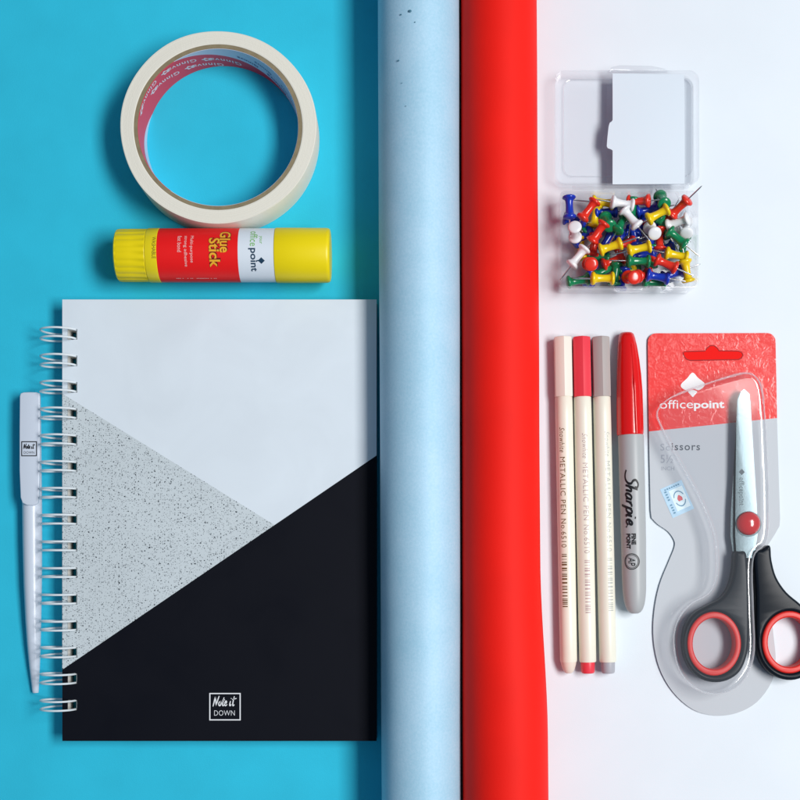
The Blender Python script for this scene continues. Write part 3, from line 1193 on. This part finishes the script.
mapped(bm, mark_wrap((561.5 - 331) * kk, -4.6, 12.50))
obj('seal_emblem', bm, M['black'], mk)
tx = fit(text2d('AP', 1, 0.0, 0.2), w=8.6, h=7.0)
slice_bm(tx, 1, 1.2)
mapped(tx, mark_wrap((557.3 - 331) * kk, -8.1, 12.52))
obj('lettering', tx, M['black'], mk)


# ------------------------------------------------------------------ clear box for the pins
BZ = 34.0                      # rim height
bx_o = P(629, 240, 0)
box = thing('pin_box', 'open clear plastic box holding the coloured push pins, lid hinged back', 'box', (bx_o.x, bx_o.y, 0))


def tray(px0, py0, px1, py1, z1, wall, floor, rad, draft=1.5):
    """open tray with rounded corners given by its rim in px; a real shell"""
    a_, b_ = P(px0, py1, z1), P(px1, py0, z1)
    rings = []

    def rr2(ins, z, r):
        return [Vector((x, y, z)) for x, y in round_rect(a_.x + ins, a_.y + ins, b_.x - ins, b_.y - ins, max(r, .5), 6)]
    levels = [(draft + 1.0, 0.1, rad - 1), (draft, 1.0, rad), (0.0, z1 - 0.5, rad + 1), (0.3, z1, rad + 1), (wall - 0.3, z1, rad), (wall, z1 - 0.5, rad), (wall + draft, floor + 1, rad - 1), (wall + draft + 1.2, floor, rad - 1.5)]
    bm = bmesh.new()
    for ins, z, r in levels:
        rings.append([bm.verts.new(v) for v in rr2(ins, z, r)])
    K = len(rings[0])
    for A_, B_ in zip(rings, rings[1:]):
        for k in range(K):
            bm.faces.new((A_[k], A_[(k + 1) % K], B_[(k + 1) % K], B_[k]))
    bm.faces.new(rings[0])
    bm.faces.new(rings[-1])
    return bm


obj('tray', tray(560.0, 190.5, 698.5, 288.0, BZ, 1.8, 1.8, 4), M['clear'], box, ang=28)
LZ = 17.0
lid = obj('lid', tray(554.5, 70.0, 699.5, 185.0, LZ, 1.8, 1.4, 9), M['clear'], box, ang=28)
# raised inner rim line of the lid
bm = bmesh.new()
pth = [P(x, y, 1.9) for x, y in round_rect(563.5, 79.5, 692.5, 176.5, 9, 8)]
tube(bm, pth, 0.7, 8, closed=True)
obj('rim_bead', bm, M['clear'], lid)
bm = plate([PX([(608, 70.5), (612, 66.5), (620, 64.8), (652, 65.5), (664, 68.0), (668, 70.5)], LZ)], LZ - 7, LZ - 0.2, 0.8)
obj('latch', bm, M['clear'], lid)
for (xa, xb) in ((572, 604), (650, 684)):
    bm = bmesh.new()
    tube(bm, [P(xa, 188.0, 16), P(xb, 188.0, 16)], 1.9, 12)
    obj('hinge', bm, M['clear'], box)
bm = plate([PX([(614, 288.3), (618, 290.5), (640, 290.5), (644, 288.3)], BZ)], BZ - 9, BZ - 1, 0.5)
obj('catch', bm, M['clear'], box)

# white insert card resting across the lid
iz = LZ + 0.3
ins_o = P(650, 130, 0)
ins = thing('insert_card', 'white card insert with a rounded side tab lying across the open lid', 'card', (ins_o.x, ins_o.y, LZ))
loop = [(612.5, 73.5), (684, 74.5), (684.5, 184.0), (612.5, 184.5), (612.4, 151.0), (611, 149.8), (607.6, 148.6), (606.6, 146.6), (607.2, 138), (608.4, 127), (609.4, 123.4), (611.4, 122.0), (612.4, 120.6)]
bm = plate([PX(loop, iz)], iz - 0.3, iz + 0.4, 0.0, 1)
slice_bm(bm, 0, 4.0)
slice_bm(bm, 1, 6.0)
for v in bm.verts:
    tx = (v.co.x - P(612, 0, iz).x) / 72.0
    ty = (v.co.y - P(0, 184, iz).y) / 109.0
    v.co.z += 1.8 * math.sin(math.pi * max(0, min(1, ty))) * (0.4 + 0.6 * math.sin(2.2 * tx + .4)) 
obj('card', bm, M['insert'], ins, ang=30)

# ------------------------------------------------------------------ push pins


def pin_meshes():
    prof = [(0, -12.0), (3.0, -12.0), (5.4, -11.6), (6.5, -10.7), (6.7, -9.6), (6.2, -8.7), (5.0, -8.1), (4.1, -7.0), (3.6, -4.0), (3.6, 0.0), (4.0, 4.0), (4.5, 6.2), (5.6, 7.2), (6.5, 8.0), (6.7, 9.2), (6.4, 10.3), (5.2, 10.9), (2.2, 11.5), (0, 11.8)]
    b1 = bmesh.new()
    lathe(b1, prof, 28, closed=False)
    b2 = bmesh.new()
    lathe(b2, [(0, 10.5), (0.72, 10.5), (0.72, 25.5), (0.35, 28.3), (0, 29.3)], 10, closed=False)
    return b1, b2


b1, b2 = pin_meshes()
for v in b1.verts:
    v.co *= S
for v in b2.verts:
    v.co *= S
needle_me = bpy.data.meshes.new('needle')
bmesh.ops.recalc_face_normals(b2, faces=b2.faces)
b2.to_mesh(needle_me)
finish(needle_me, M['needle'])
bmesh.ops.recalc_face_normals(b1, faces=b1.faces)
body_me = {}
for c_ in PIN:
    me = bpy.data.meshes.new(c_ + '_pin_body')
    b1.to_mesh(me)
    finish(me, PIN[c_], 50)
    body_me[c_] = me


def push_pin(color, X, Y, ang, elev, z, label):
    o = bpy.data.objects.new('push_pin', body_me[color])
    C.objects.link(o)
    p = P(545 + X / 5, 180 + Y / 5, z)
    d = Vector((math.cos(R_(elev)) * math.cos(R_(ang)), math.cos(R_(elev)) * math.sin(R_(ang)), math.sin(R_(elev))))
    o.rotation_mode = 'QUATERNION'
    o.rotation_quaternion = d.to_track_quat('Z', 'Y')
    # keep the whole pin above the floor of the tray
    ext = 12 * abs(d.z) + 6.7 * math.sqrt(max(0, 1 - d.z ** 2))
    zz = max(z, ext + 2.2)
    if d.z < 0:
        zz = max(zz, 29.5 * -d.z + 2.4)
    p = P(545 + X / 5, 180 + Y / 5, zz)
    o.location = p * S
    tag(o, label, 'push pin', 'coloured push pins heaped in the clear box')
    n = bpy.data.objects.new('needle', needle_me)
    C.objects.link(n)
    n.parent = o
    return o


PINS = [
    ('blue', 122, 138, 272, 0, 27, 'blue push pin standing upright along the top left corner of the box'),
    ('red', 217, 150, 233, -6, 31, 'red push pin slanting just right of the top left blue pin'),
    ('yellow', 287, 113, 175, 0, 21, 'yellow push pin peeping out behind the slanting top left red pin'),
    ('yellow', 250, 182, 262, -5, 16, 'yellow push pin half buried below the slanting top left red pin'),
    ('white', 385, 118, 172, 4, 29, 'white push pin at the top edge of the heap left of the small red one'),
    ('white', 430, 190, -52, 4, 36, 'white push pin lying slantwise on top of the upper middle of the heap'),
    ('red', 470, 106, -4, 24, 24, 'small looking red push pin at the top edge with its needle pointing right'),
    ('green', 585, 100, 95, -52, 27, 'green push pin with its head up at the top edge right of the middle'),
    ('red', 676, 134, 42, 36, 30, 'red push pin in the top right corner with a needle sticking out over the rim'),
    ('yellow', 562, 172, 207, -6, 35, 'yellow push pin lying diagonally just below the top edge green head'),
    ('white', 662, 212, 195, -28, 26, 'white push pin under the top right corner red pin'),
    ('white', 706, 236, 80, -40, 22, 'white push pin against the right wall of the box'),
    ('green', 662, 290, -40, 0, 32, 'green push pin near the right wall with its needle pointing down to the right'),
    ('white', 150, 262, 300, -72, 30, 'white push pin showing its round head by the left wall'),
    ('red', 265, 262, 236, -14, 31, 'red push pin lying slantwise below the yellow pins of the upper left'),
    ('green', 380, 218, 240, 22, 28, 'green push pin left of the top white pin with its needle pointing down left'),
    ('green', 312, 208, 100, -50, 22, 'green push pin head squeezed behind the middle left red pin'),
    ('blue', 305, 160, 5, 0, 15, 'blue push pin deep between the upper white and yellow pins'),
    ('blue', 190, 285, 35, 0, 14, 'blue push pin deep in the heap right of the white round head'),
    ('blue', 310, 300, 60, 0, 14, 'blue push pin deep in the heap above the left long yellow pin'),
    ('yellow', 330, 333, 17, 8, 35, 'yellow push pin in the middle of the heap with a bright needle pointing right'),
    ('yellow', 470, 343, 192, -4, 33, 'yellow push pin in the middle just right of the other middle yellow one'),
    ('blue', 445, 275, 100, 0, 15, 'blue push pin deep in the middle above the right middle yellow pin'),
    ('blue', 532, 292, 82, 0, 14, 'blue push pin deep under the small white head right of the middle'),
    ('white', 535, 252, 100, -58, 26, 'white push pin head right of the needle of the top white pin'),
    ('red', 573, 292, 90, 0, 18, 'dark looking red push pin standing on edge left of the right hand green pin'),
    ('white', 165, 385, 232, -4, 27, 'white push pin lying in the lower left part with its needle pointing down'),
    ('red', 224, 420, 90, -76, 30, 'red push pin showing a full round head in the lower left'),
    ('red', 342, 405, 20, 0, 16, 'red push pin half hidden under the bright crossed needles at the lower middle'),
    ('green', 465, 406, 179, 2, 31, 'green push pin lying level in the lower middle with its needle to the left'),
    ('red', 608, 420, -24, 2, 34, 'red push pin lying over a yellow one in the lower right'),
    ('yellow', 655, 376, 168, 0, 25, 'yellow push pin lying under the lower right red pin'),
    ('yellow', 708, 452, 102, 8, 24, 'yellow push pin upright beside the right wall at the lower corner'),
    ('yellow', 286, 492, 180, 0, 28, 'yellow push pin lying level along the bottom edge'),
    ('red', 430, 486, 120, -74, 31, 'red push pin with a round head at the middle of the bottom edge'),
    ('red', 490, 478, 20, -46, 24, 'red push pin leaning on the round red head at the bottom edge'),
    ('blue', 566, 484, -10, 2, 26, 'blue push pin at the bottom edge with its needle pointing right'),
    ('green', 300, 452, 30, 0, 14, 'green push pin deep above the bottom edge yellow pin'),
    ('green', 168, 503, 10, 0, 19, 'green push pin in the bottom left corner'),
    ('green', 545, 512, 175, 0, 14, 'green push pin deep under the bottom edge blue pin'),
    ('green', 352, 470, 85, 0, 17, 'green push pin deep at the right end of the bottom edge yellow pin'),
    ('blue', 385, 492, 80, 0, 15, 'blue push pin deep left of the bottom edge round red head'),
    ('blue', 490, 375, 10, 0, 13, 'blue push pin deep between the level green pin and a yellow one'),
    ('green', 436, 148, 262, 0, 20, 'green push pin mostly hidden behind the top white pin'),
    ('blue', 512, 150, 10, 0, 17, 'blue push pin deep left of the diagonal yellow pin'),
    ('red', 602, 215, 60, 0, 14, 'red push pin deep right of the lower end of the diagonal yellow pin'),
    ('green', 600, 240, -60, 0, 18, 'green push pin deep at the upper end of the right hand green pin'),
    ('blue', 420, 255, 20, 0, 13, 'blue push pin deep under the needle end of the top white pin'),
    ('red', 245, 322, 80, 0, 17, 'red push pin deep left of the middle yellow pin'),
    ('blue', 150, 200, 350, 0, 15, 'blue push pin deep below the upright top left blue pin'),
    ('blue', 640, 470, 20, 0, 14, 'blue push pin deep below the lower right red pin'),
    ('green', 420, 440, 20, 0, 13, 'green push pin deep between the level green pin and the bottom red head'),
    ('blue', 560, 250, 300, 0, 12, 'blue push pin at the bottom of the heap under the small white head'),
    ('green', 235, 230, 40, 0, 12, 'green push pin at the bottom of the heap under the slanting upper left red pin'),
    ('yellow', 180, 340, 100, 0, 12, 'yellow push pin at the bottom of the heap below the white round head'),
    ('green', 265, 385, 350, 0, 13, 'green push pin at the bottom of the heap right of the full round red head'),
    ('red', 400, 320, 20, 0, 13, 'red push pin at the bottom of the heap between the two middle yellow pins'),
    ('green', 535, 385, 265, 0, 14, 'green push pin standing on edge right of the level green pin'),
    ('blue', 590, 345, 15, 0, 13, 'blue push pin at the bottom of the heap above the lower right red pin'),
    ('red', 520, 440, 60, 0, 14, 'red push pin at the bottom of the heap right of the bottom edge round head'),
    ('blue', 225, 475, 80, 0, 13, 'blue push pin at the bottom of the heap below the full round red head'),
    ('white', 615, 265, 200, 0, 13, 'white push pin at the bottom of the heap under the right hand green pin'),
    ('blue', 480, 225, 60, 0, 13, 'blue push pin at the bottom of the heap right of the slantwise white pin'),
    ('green', 690, 330, 80, 0, 13, 'green push pin at the bottom of the heap by the right wall'),
    ('blue', 345, 255, 130, 0, 12, 'blue push pin at the bottom of the heap below the green pin of the middle'),
    ('red', 540, 205, 30, 0, 13, 'red push pin at the bottom of the heap below the diagonal yellow pin'),
    ('yellow', 400, 460, 40, 0, 12, 'yellow push pin at the bottom of the heap behind the bottom edge red heads'),
]
for p in PINS:
    push_pin(*p)


# ------------------------------------------------------------------ scissors card
def card_lift(x_px):
    t = (x_px - 716) / 66.0
    return 0.9 + 0.5 * t * t


card_o = P(712, 520, 0)
pack = thing('scissors_pack', 'red and grey hang card with a clear blister holding the scissors', 'packaging', (card_o.x, card_o.y, 0))
outline = [(656, 333.2), (768, 332.8)]
corner = lambda cx, cy, r, a0, a1, n=6: [(cx + r * math.cos(R_(a0 + (a1 - a0) * k / n)), cy - r * math.sin(R_(a0 + (a1 - a0) * k / n))) for k in range(n + 1)]
cl = corner(767.0, 341.5, 8.5, 90, 0) + [(776.3, 380), (777.0, 420), (778.8, 480), (780.0, 519), (779.4, 526), (775, 534), (766, 548)]
cl += catmull([(764.5, 556), (768, 590), (774, 640), (775.5, 662), (771.5, 682), (757, 702), (737, 713), (715, 715.4), (693, 709.5), (673, 692), (659.5, 668), (653.6, 640), (654.2, 612), (659.5, 585), (669, 561), (674.5, 547), (674, 540), (668, 531.5), (658, 524.5), (651.6, 518)], 4)
cl += [(650.6, 510), (649.5, 460), (648.4, 400), (647.8, 345)] + corner(656.3, 341.8, 8.5, 180, 90)[1:]
pz = 2.0
bm = plate([PX(cl, pz)], 0, 1.0, 0.0, 1)
slice_bm(bm, 0, 3.0)


def lift_world(v):
    return card_lift(NX + v.x * H / (H - pz))


for v in bm.verts:
    v.co.z += lift_world(v.co)


def card_mat():
    m = mat('printed_card', (0.6, 0.6, 0.7), 0.45, 0.3, coat=0.6, coat_rough=0.05)
    nt = m.node_tree
    b = nt.nodes['Principled BSDF']
    tc = nt.nodes['Texture Coordinate']
    sp = N(nt, 'ShaderNodeSeparateXYZ')
    nt.links.new(tc.outputs['Object'], sp.inputs[0])
    p = P(649, 431.5, pz) - Vector((card_o.x, card_o.y, 0))
    q = P(778, 418.0, pz) - Vector((card_o.x, card_o.y, 0))
    sl = (q.y - p.y) / (q.x - p.x)
    X = math_node(nt, 'DIVIDE', sp.outputs[0], S)
    Y = math_node(nt, 'DIVIDE', sp.outputs[1], S)
    line = math_node(nt, 'MULTIPLY_ADD', X, sl, p.y - sl * p.x)
    red = math_node(nt, 'GREATER_THAN', Y, line)
    c = mixc(nt, red, (0.51, 0.54, 0.58, 1), (0.80, 0.008, 0.006, 1))
    nt.links.new(c, b.inputs['Base Color'])
    # crinkled film over the print
    n = N(nt, 'ShaderNodeTexNoise')
    n.inputs['Scale'].default_value = 230
    n.inputs['Detail'].default_value = 3
    n.inputs['Distortion'].default_value = 1.2
    nt.links.new(tc.outputs['Object'], n.inputs['Vector'])
    bp = N(nt, 'ShaderNodeBump')
    nt.links.new(math_node(nt, 'MULTIPLY_ADD', red, 0.26, 0.04), bp.inputs['Strength'])
    bp.inputs['Distance'].default_value = 0.0006
    nt.links.new(n.outputs['Fac'], bp.inputs['Height'])
    nt.links.new(bp.outputs['Normal'], b.inputs['Coat Normal'])
    return m


backing = obj('backing_card', bm, card_mat(), pack, ang=50)


def card_map(px, py, rot=0.0, dz0=1.12):
    a = R_(-rot)
    ca, sa = math.cos(a), math.sin(a)

    def f(x, y, dz):
        X, Y = px + x * ca - y * sa, py - (x * sa + y * ca)
        q = P(X, Y, pz)
        return Vector((q.x, q.y, dz0 + card_lift(X) + dz * 30))
    return f


def card_shape(name, loop, m, dz0=1.12, parent=None, step=2.0):
    cu = bpy.data.curves.new('temporary', 'CURVE')
    cu.dimensions = '2D'
    cu.fill_mode = 'BOTH'
    sp = cu.splines.new('POLY')
    sp.points.add(len(loop) - 1)
    for i, p in enumerate(loop):
        sp.points[i].co = (p[0], p[1], 0, 1)
    sp.use_cyclic_u = True
    bm = curve_mesh(cu)
    slice_bm(bm, 0, step)
    for v in bm.verts:
        q = P(v.co.x, v.co.y, pz)
        v.co = Vector((q.x, q.y, dz0 + card_lift(v.co.x)))
    return obj(name, bm, m, parent or pack)


def card_text(body, px, py, w, h, m, bold=0.0, spacing=1.0, rot=0.0):
    t = fit(text2d(body, 1, bold, spacing=spacing), w=w, h=h)
    slice_bm(t, 0, 2.0)
    mapped(t, card_map(px, py, rot))
    return obj('lettering', t, m, pack)


card_text('office', 659.6, 408.8, 33.5, 8.6, M['card_white'], 0.0, rot=-1.0)
card_text('point', 694.0, 411.0, 30.5, 10.0, M['card_white'], 0.028, rot=-1.0)
card_text('Sc', 660.4, 450.6, 9.0, 6.8, M['card_pale_and_glare_ink'], 0.0, 1.15)  # first letters paler: glare over the print painted into the ink colour
card_text('issors', 671.6, 450.4, 28.4, 7.2, M['card_ink'], 0.012, 1.15)
card_text('5½', 660.6, 463.2, 12.5, 8.4, M['card_pale_and_glare_ink'], 0.0)
card_text('INCH', 661.2, 470.4, 13.0, 3.8, M['card_pale_and_glare_ink'], 0.0)
# leaf emblem: rounded diamond cut by a smile
card_shape('leaf_emblem', catmull([(692.6, 372.6), (698, 377.8), (704.4, 383.2), (703.5, 387.0), (698.5, 390.2), (692.6, 388.0), (686.6, 390.2), (681.6, 387.6), (681.2, 384), (687, 378.4)], 4, True) and
           [tuple(p)[:2] for p in catmull([(692.6, 372.6, 0), (698, 377.8, 0), (704.4, 383.2, 0), (703.5, 387.0, 0), (698.5, 390.2, 0), (692.6, 388.4, 0), (686.6, 390.2, 0), (681.6, 387.6, 0), (681.2, 384, 0), (687, 378.4, 0)], 4, True)], M['card_white'])
card_shape('leaf_emblem', [tuple(p)[:2] for p in catmull([(692.8, 390.0, 0), (697.2, 391.6, 0), (695, 394.6, 0), (692.8, 397.0, 0), (690.4, 394.6, 0), (688.2, 391.6, 0)], 4, True)], M['card_white'])
# hang slot: die-cut flap pressed into the card
slot = [(683.0, 352.6), (685.5, 351.6), (705, 351.0), (706.5, 348.6), (710, 345.8), (714, 345.6), (717.6, 348.2), (719, 350.8), (738, 351.0), (741.5, 352.2), (743, 355.0), (741.8, 357.8), (738.4, 359.6), (690, 360.4), (686.2, 359.0), (684.0, 356.0)]
bm = bmesh.new()
pth = [Vector((P(x, y, pz).x, P(x, y, pz).y, 1.05 + card_lift(x))) for x, y in slot]
tube(bm, pth, 0.55, 6, closed=True)
obj('hang_slot', bm, mat('dark_red_cut_edge', (0.36, 0.006, 0.008), .5, .3), pack)
card_shape('hang_slot_flap', slot, mat('red_slot_flap', (0.84, 0.006, 0.004), 0.6, 0.1), 1.10)


# quality sticker
def rot_rect(cx, cy, w, h, ang):
    a = R_(ang)
    return [(cx + x * math.cos(a) - y * math.sin(a), cy + x * math.sin(a) + y * math.cos(a)) for x, y in ((-w / 2, -h / 2), (w / 2, -h / 2), (w / 2, h / 2), (-w / 2, h / 2))]


sa = -24
st = card_shape('sticker', rot_rect(677.0, 499.0, 23.5, 31.5, sa), M['sticker'], 1.2)
loc = lambda x, y: (677.0 + x * math.cos(R_(sa)) - y * math.sin(R_(sa)), 499.0 + x * math.sin(R_(sa)) + y * math.cos(R_(sa)))
card_shape('sticker_panel', rot_rect(*loc(2.6, 0.6), 14.5, 22.0, sa), M['sticker_light'], 1.32, st)
bm = bmesh.new()
for i in range(9):
    for dx, w in ((-9.0, 2.2),):
        if i == 4:
            continue
        y = -11.5 + i * 2.8
        bm.faces.new([bm.verts.new((*loc(x_, y_), 0)) for x_, y_ in ((dx, y), (dx + w, y), (dx + w, y + 1.5), (dx, y + 1.5))])
for i in range(7):
    x = -8 + i * 2.4
    bm.faces.new([bm.verts.new((*loc(x_, y_), 0)) for x_, y_ in ((x, -13.6), (x + 1.5, -13.6), (x + 1.5, -12.2), (x, -12.2))])
for k0, k1 in ((200, 340), (20, 160)):
    pts = [(k0 + (k1 - k0) * k / 8) for k in range(9)]
    for p, q in zip(pts, pts[1:]):
        f = lambda a, r: (*loc(2.6 + r * .8 * math.cos(R_(a)), 0.6 + r * 1.15 * math.sin(R_(a))), 0)
        bm.faces.new([bm.verts.new(v) for v in (f(p, 6.2), f(q, 6.2), f(q, 7.2), f(p, 7.2))])
for v in bm.verts:
    x_ = v.co.x
    q = P(v.co.x, v.co.y, pz)
    v.co = Vector((q.x, q.y, 1.42 + card_lift(x_)))
obj('sticker_marks', bm, M['sticker_blue'], st)
card_shape('sticker_seal', [tuple(p)[:2] for p in catmull([(*loc(2.8 + 2.6 * math.cos(R_(a)), 0.6 + 3.0 * math.sin(R_(a)) * (1 + .25 * math.sin(R_(3 * a)))), 0) for a in range(0, 360, 45)], 3, True)], M['sticker_red'], 1.42, st)

# clear blister shell
bl = [(660, 407), (672, 397), (700, 386), (728, 377), (745, 373), (755, 376), (761, 386), (764, 405), (766, 440), (768, 490), (768, 530), (764, 545), (755, 553), (752, 570), (753, 610), (754, 650), (748, 672), (735, 688), (716, 694), (697, 689), (682, 675), (675, 655), (674, 634), (680, 616), (692, 603), (708, 594), (715, 580), (716, 556), (713, 532), (700, 500), (686, 474), (672, 449), (661, 426), (657, 415)]
bl = [tuple(p)[:2] for p in catmull([(x, y, 0) for x, y in bl], 3, True)]
bm = plate([PX(bl, 20)], 1.6, 27.0, 6.0, 9)
low = min(v.co.z for v in bm.verts)
bmesh.ops.delete(bm, geom=[f for f in bm.faces if f.calc_center_median().z < 6.0], context='FACES')
slice_bm(bm, 0, 2.5)
slice_bm(bm, 1, 2.5)
# widen the foot a little so that the sides slope like a vacuum-formed shell
cxy = Vector((P(720, 540, 20).x, P(720, 540, 20).y))
obj('blister', bm, M['blister'], pack, ang=75)


bm = bmesh.new()
pth = [P(x, y, 23.5) for x, y in bl]
tube(bm, pth, [0.9 + 0.7 * mnoise.noise(Vector((x * .05, y * .05, 3))) for x, y in bl], 8, closed=True)
obj('moulded_rim', bm, clear_plastic('clear_rim_plastic', rough=0.12, bump=0.3, bscale=300, body=0.24, boost=2.0), pack)


# ------------------------------------------------------------------ scissors
sc_o = P(748, 523, 0)
scis = thing('scissors', 'small steel scissors with black handles, red finger rings and a red pivot', 'scissors', (sc_o.x, sc_o.y, 0))
z_b = 14.0


def prism(top, bot):
    """top / bot: matching world-space loops"""
    bm = bmesh.new()
    T = [bm.verts.new(v) for v in top]
    B = [bm.verts.new(v) for v in bot]
    n = len(T)
    for k in range(n):
        bm.faces.new((T[k], T[(k + 1) % n], B[(k + 1) % n], B[k]))
    bm.faces.new(B)
    return bm, T


def blade(spine, ridge, edge, zt_, ze, zb_):
    """spine, ridge and edge polylines in px from tip to heel (same count)"""
    bm = bmesh.new()
    a = [bm.verts.new(P(x, y, zt_)) for x, y in spine]
    r = [bm.verts.new(P(x, y, zt_)) for x, y in ridge]
    e = [bm.verts.new(P(x, y, zt_ + ze * abs(x - rx_[0]))) for (x, y), rx_ in zip(edge, ridge)]
    a2 = [bm.verts.new(P(x, y, zb_)) for x, y in spine]
    e2 = [bm.verts.new(P(x, y, zb_)) for x, y in edge]
    n = len(a)
    for k in range(n - 1):
        bm.faces.new((a[k], a[k + 1], r[k + 1], r[k]))
        bm.faces.new((r[k], r[k + 1], e[k + 1], e[k]))
        bm.faces.new((a[k], a[k + 1], a2[k + 1], a2[k]))
        bm.faces.new((e[k], e[k + 1], e2[k + 1], e2[k]))
        bm.faces.new((a2[k], a2[k + 1], e2[k + 1], e2[k]))
    bm.faces.new((a[0], r[0], e[0], e2[0], a2[0]))
    bm.faces.new((a[-1], r[-1], e[-1], e2[-1], a2[-1]))
    return bm


spine = [(740.6, 391.5), (737.2, 400), (736.4, 420), (736.0, 450), (735.6, 480), (735.4, 510), (735.2, 535), (736.5, 557)]
ridge = [(741.6, 391.2), (738.4, 400.2), (738.8, 420), (742.0, 450), (746.4, 480), (751.5, 510), (754.5, 535), (752, 558)]
edge = [(744.0, 388.8), (749.6, 394), (751.6, 420), (753.4, 450), (755.2, 480), (757.0, 510), (757.6, 535), (754.0, 559)]
b_o = obj('blade', blade(spine, ridge, edge, z_b, -0.085, z_b - 3.4), M['steel'], scis, ang=12)
mir = lambda pts: [(2 * 743.8 - x + 0.4, y + 1.2) for x, y in pts]
obj('blade', blade(mir(spine), mir(ridge), mir(edge), z_b - 5.6, 0.06, z_b - 3.6), M['steel'], scis, ang=12)
t = fit(text2d('officepoint', 1, 0.015, spacing=1.1), w=28, h=6.6)
mapped(t, flat_map(737.8, 477.5, z_b + 0.15, 90))
obj('lettering', t, mat('etched_blade_ink', (0.10, 0.15, 0.17), .4, .3), b_o)
bm = bmesh.new()
bm.faces.new([bm.verts.new(P(x, y, z_b + .15)) for x, y in ((741.8, 468.8), (738.8, 472), (741.8, 475.2), (744.8, 472))])
obj('leaf_emblem', bm, mat('etched_emblem_ink', (0.07, 0.10, 0.12), .4, .3), b_o)
# pivot
pv = P(748.2, 523.4, z_b)
bm = bmesh.new()
lathe(bm, [(0, z_b - 8), (10.6, z_b - 8), (11.6, z_b + .2), (11.7, z_b + 1.6), (11.0, z_b + 3.4), (9.0, z_b + 5.4), (6.0, z_b + 6.9), (3, z_b + 7.6), (0, z_b + 7.8)], 48, (pv.x, pv.y, 0), closed=False)
obj('pivot_cap', bm, M['pivot'], scis, ang=50)
bm = bmesh.new()
lathe(bm, [(10, z_b + .05), (12.6, z_b + .05), (12.6, z_b + .9), (10, z_b + .9)], 48, (pv.x + .3, pv.y - .6, 0))
obj('pivot_washer', bm, M['steel'], scis)


def ellipse(cx, cy, rx, ry, n=48, e=2.0):
    return [(cx + rx * math.cos(2 * math.pi * k / n), cy + ry * math.sin(2 * math.pi * k / n)) for k in range(n)]


def handle(out, cx, cy, rx, ry, z0, z1):
    lp = [tuple(p)[:2] for p in catmull([(x, y, 0) for x, y in out], 4, True)]
    bm = plate([PX(lp, z1), PX(ellipse(cx, cy, rx, ry), z1)], z0, z1, 3.2, 4)
    h = obj('handle', bm, M['handle'], scis, ang=60)
    bm = plate([PX(ellipse(cx, cy, rx + .3, ry + .3), z1), PX(ellipse(cx, cy, rx - 5.6, ry - 6.2), z1)], z0 - .4, z1 + .5, 2.0, 4)
    obj('grip_ring', bm, M['grip'], h, ang=60)
    return h


zh0, zh1 = 4.5, 20.0
handle([(735.5, 553), (741, 551.5), (746.5, 553), (748.5, 572), (749.5, 600), (749.5, 635), (747.5, 655), (740.5, 671.5), (728, 680.5), (713, 682.5), (699, 677.5), (688.5, 665), (683.6, 647), (685.5, 628), (694, 614), (708, 605.5), (721.5, 598), (730, 586), (734, 570)],
       714.2, 643.8, 26.8, 31.8, zh0, zh1)
handle([(754.5, 555), (762, 549.6), (770.5, 545.5), (772.3, 560), (777, 577), (787, 592), (801, 604), (814, 617), (821.5, 637), (820, 658), (811, 672.5), (796, 680), (780, 678.5), (766.5, 669), (759, 654), (756.6, 630), (756.6, 595)],
       789.5, 642.3, 27.0, 31.0, zh0 - 1.5, zh1 - 1)

# ------------------------------------------------------------------ camera and light
sc = bpy.context.scene
cam = bpy.data.cameras.new('camera')
cam.sensor_width = 36
cam.lens = 36 * H / 800.0
cam.shift_y = (NY - 400) / 800.0
cam.clip_start = 0.01
cam.clip_end = 20
co = bpy.data.objects.new('camera', cam)
C.objects.link(co)
co.location = (0, 0, H * S)
sc.camera = co


def area(name, loc_u, target_u, size, power, col):
    l = bpy.data.lights.new(name, 'AREA')
    l.shape = 'RECTANGLE'
    l.size, l.size_y = size
    l.energy = power
    l.color = col
    o = bpy.data.objects.new(name, l)
    C.objects.link(o)
    o.location = Vector(loc_u) * S
    d = (Vector(target_u) - Vector(loc_u))
    o.rotation_euler = d.to_track_quat('-Z', 'Y').to_euler()
    return o


area('window_light', (1800, 150, 2850), (0, 40, 0), (1.0, 0.42), 29.8, (1.0, 0.985, 0.965))
area('card_glare_light', (960, 690, 2700), (200, 150, 0), (0.26, 0.055), 0.27, (1.0, 0.98, 0.96))  # added lamp, no known fixture; placed to reflect as glare on the red card
w = bpy.data.worlds.new('World')
sc.world = w
w.use_nodes = True
w.node_tree.nodes['Background'].inputs['Color'].default_value = (0.52, 0.74, 1.0, 1)
w.node_tree.nodes['Background'].inputs['Strength'].default_value = 0.21

sc.view_settings.view_transform = 'Standard'
sc.view_settings.look = 'None'
sc.view_settings.exposure = 0
sc.view_settings.gamma = 1
sc.cycles.max_bounces = 10
sc.cycles.transparent_max_bounces = 24
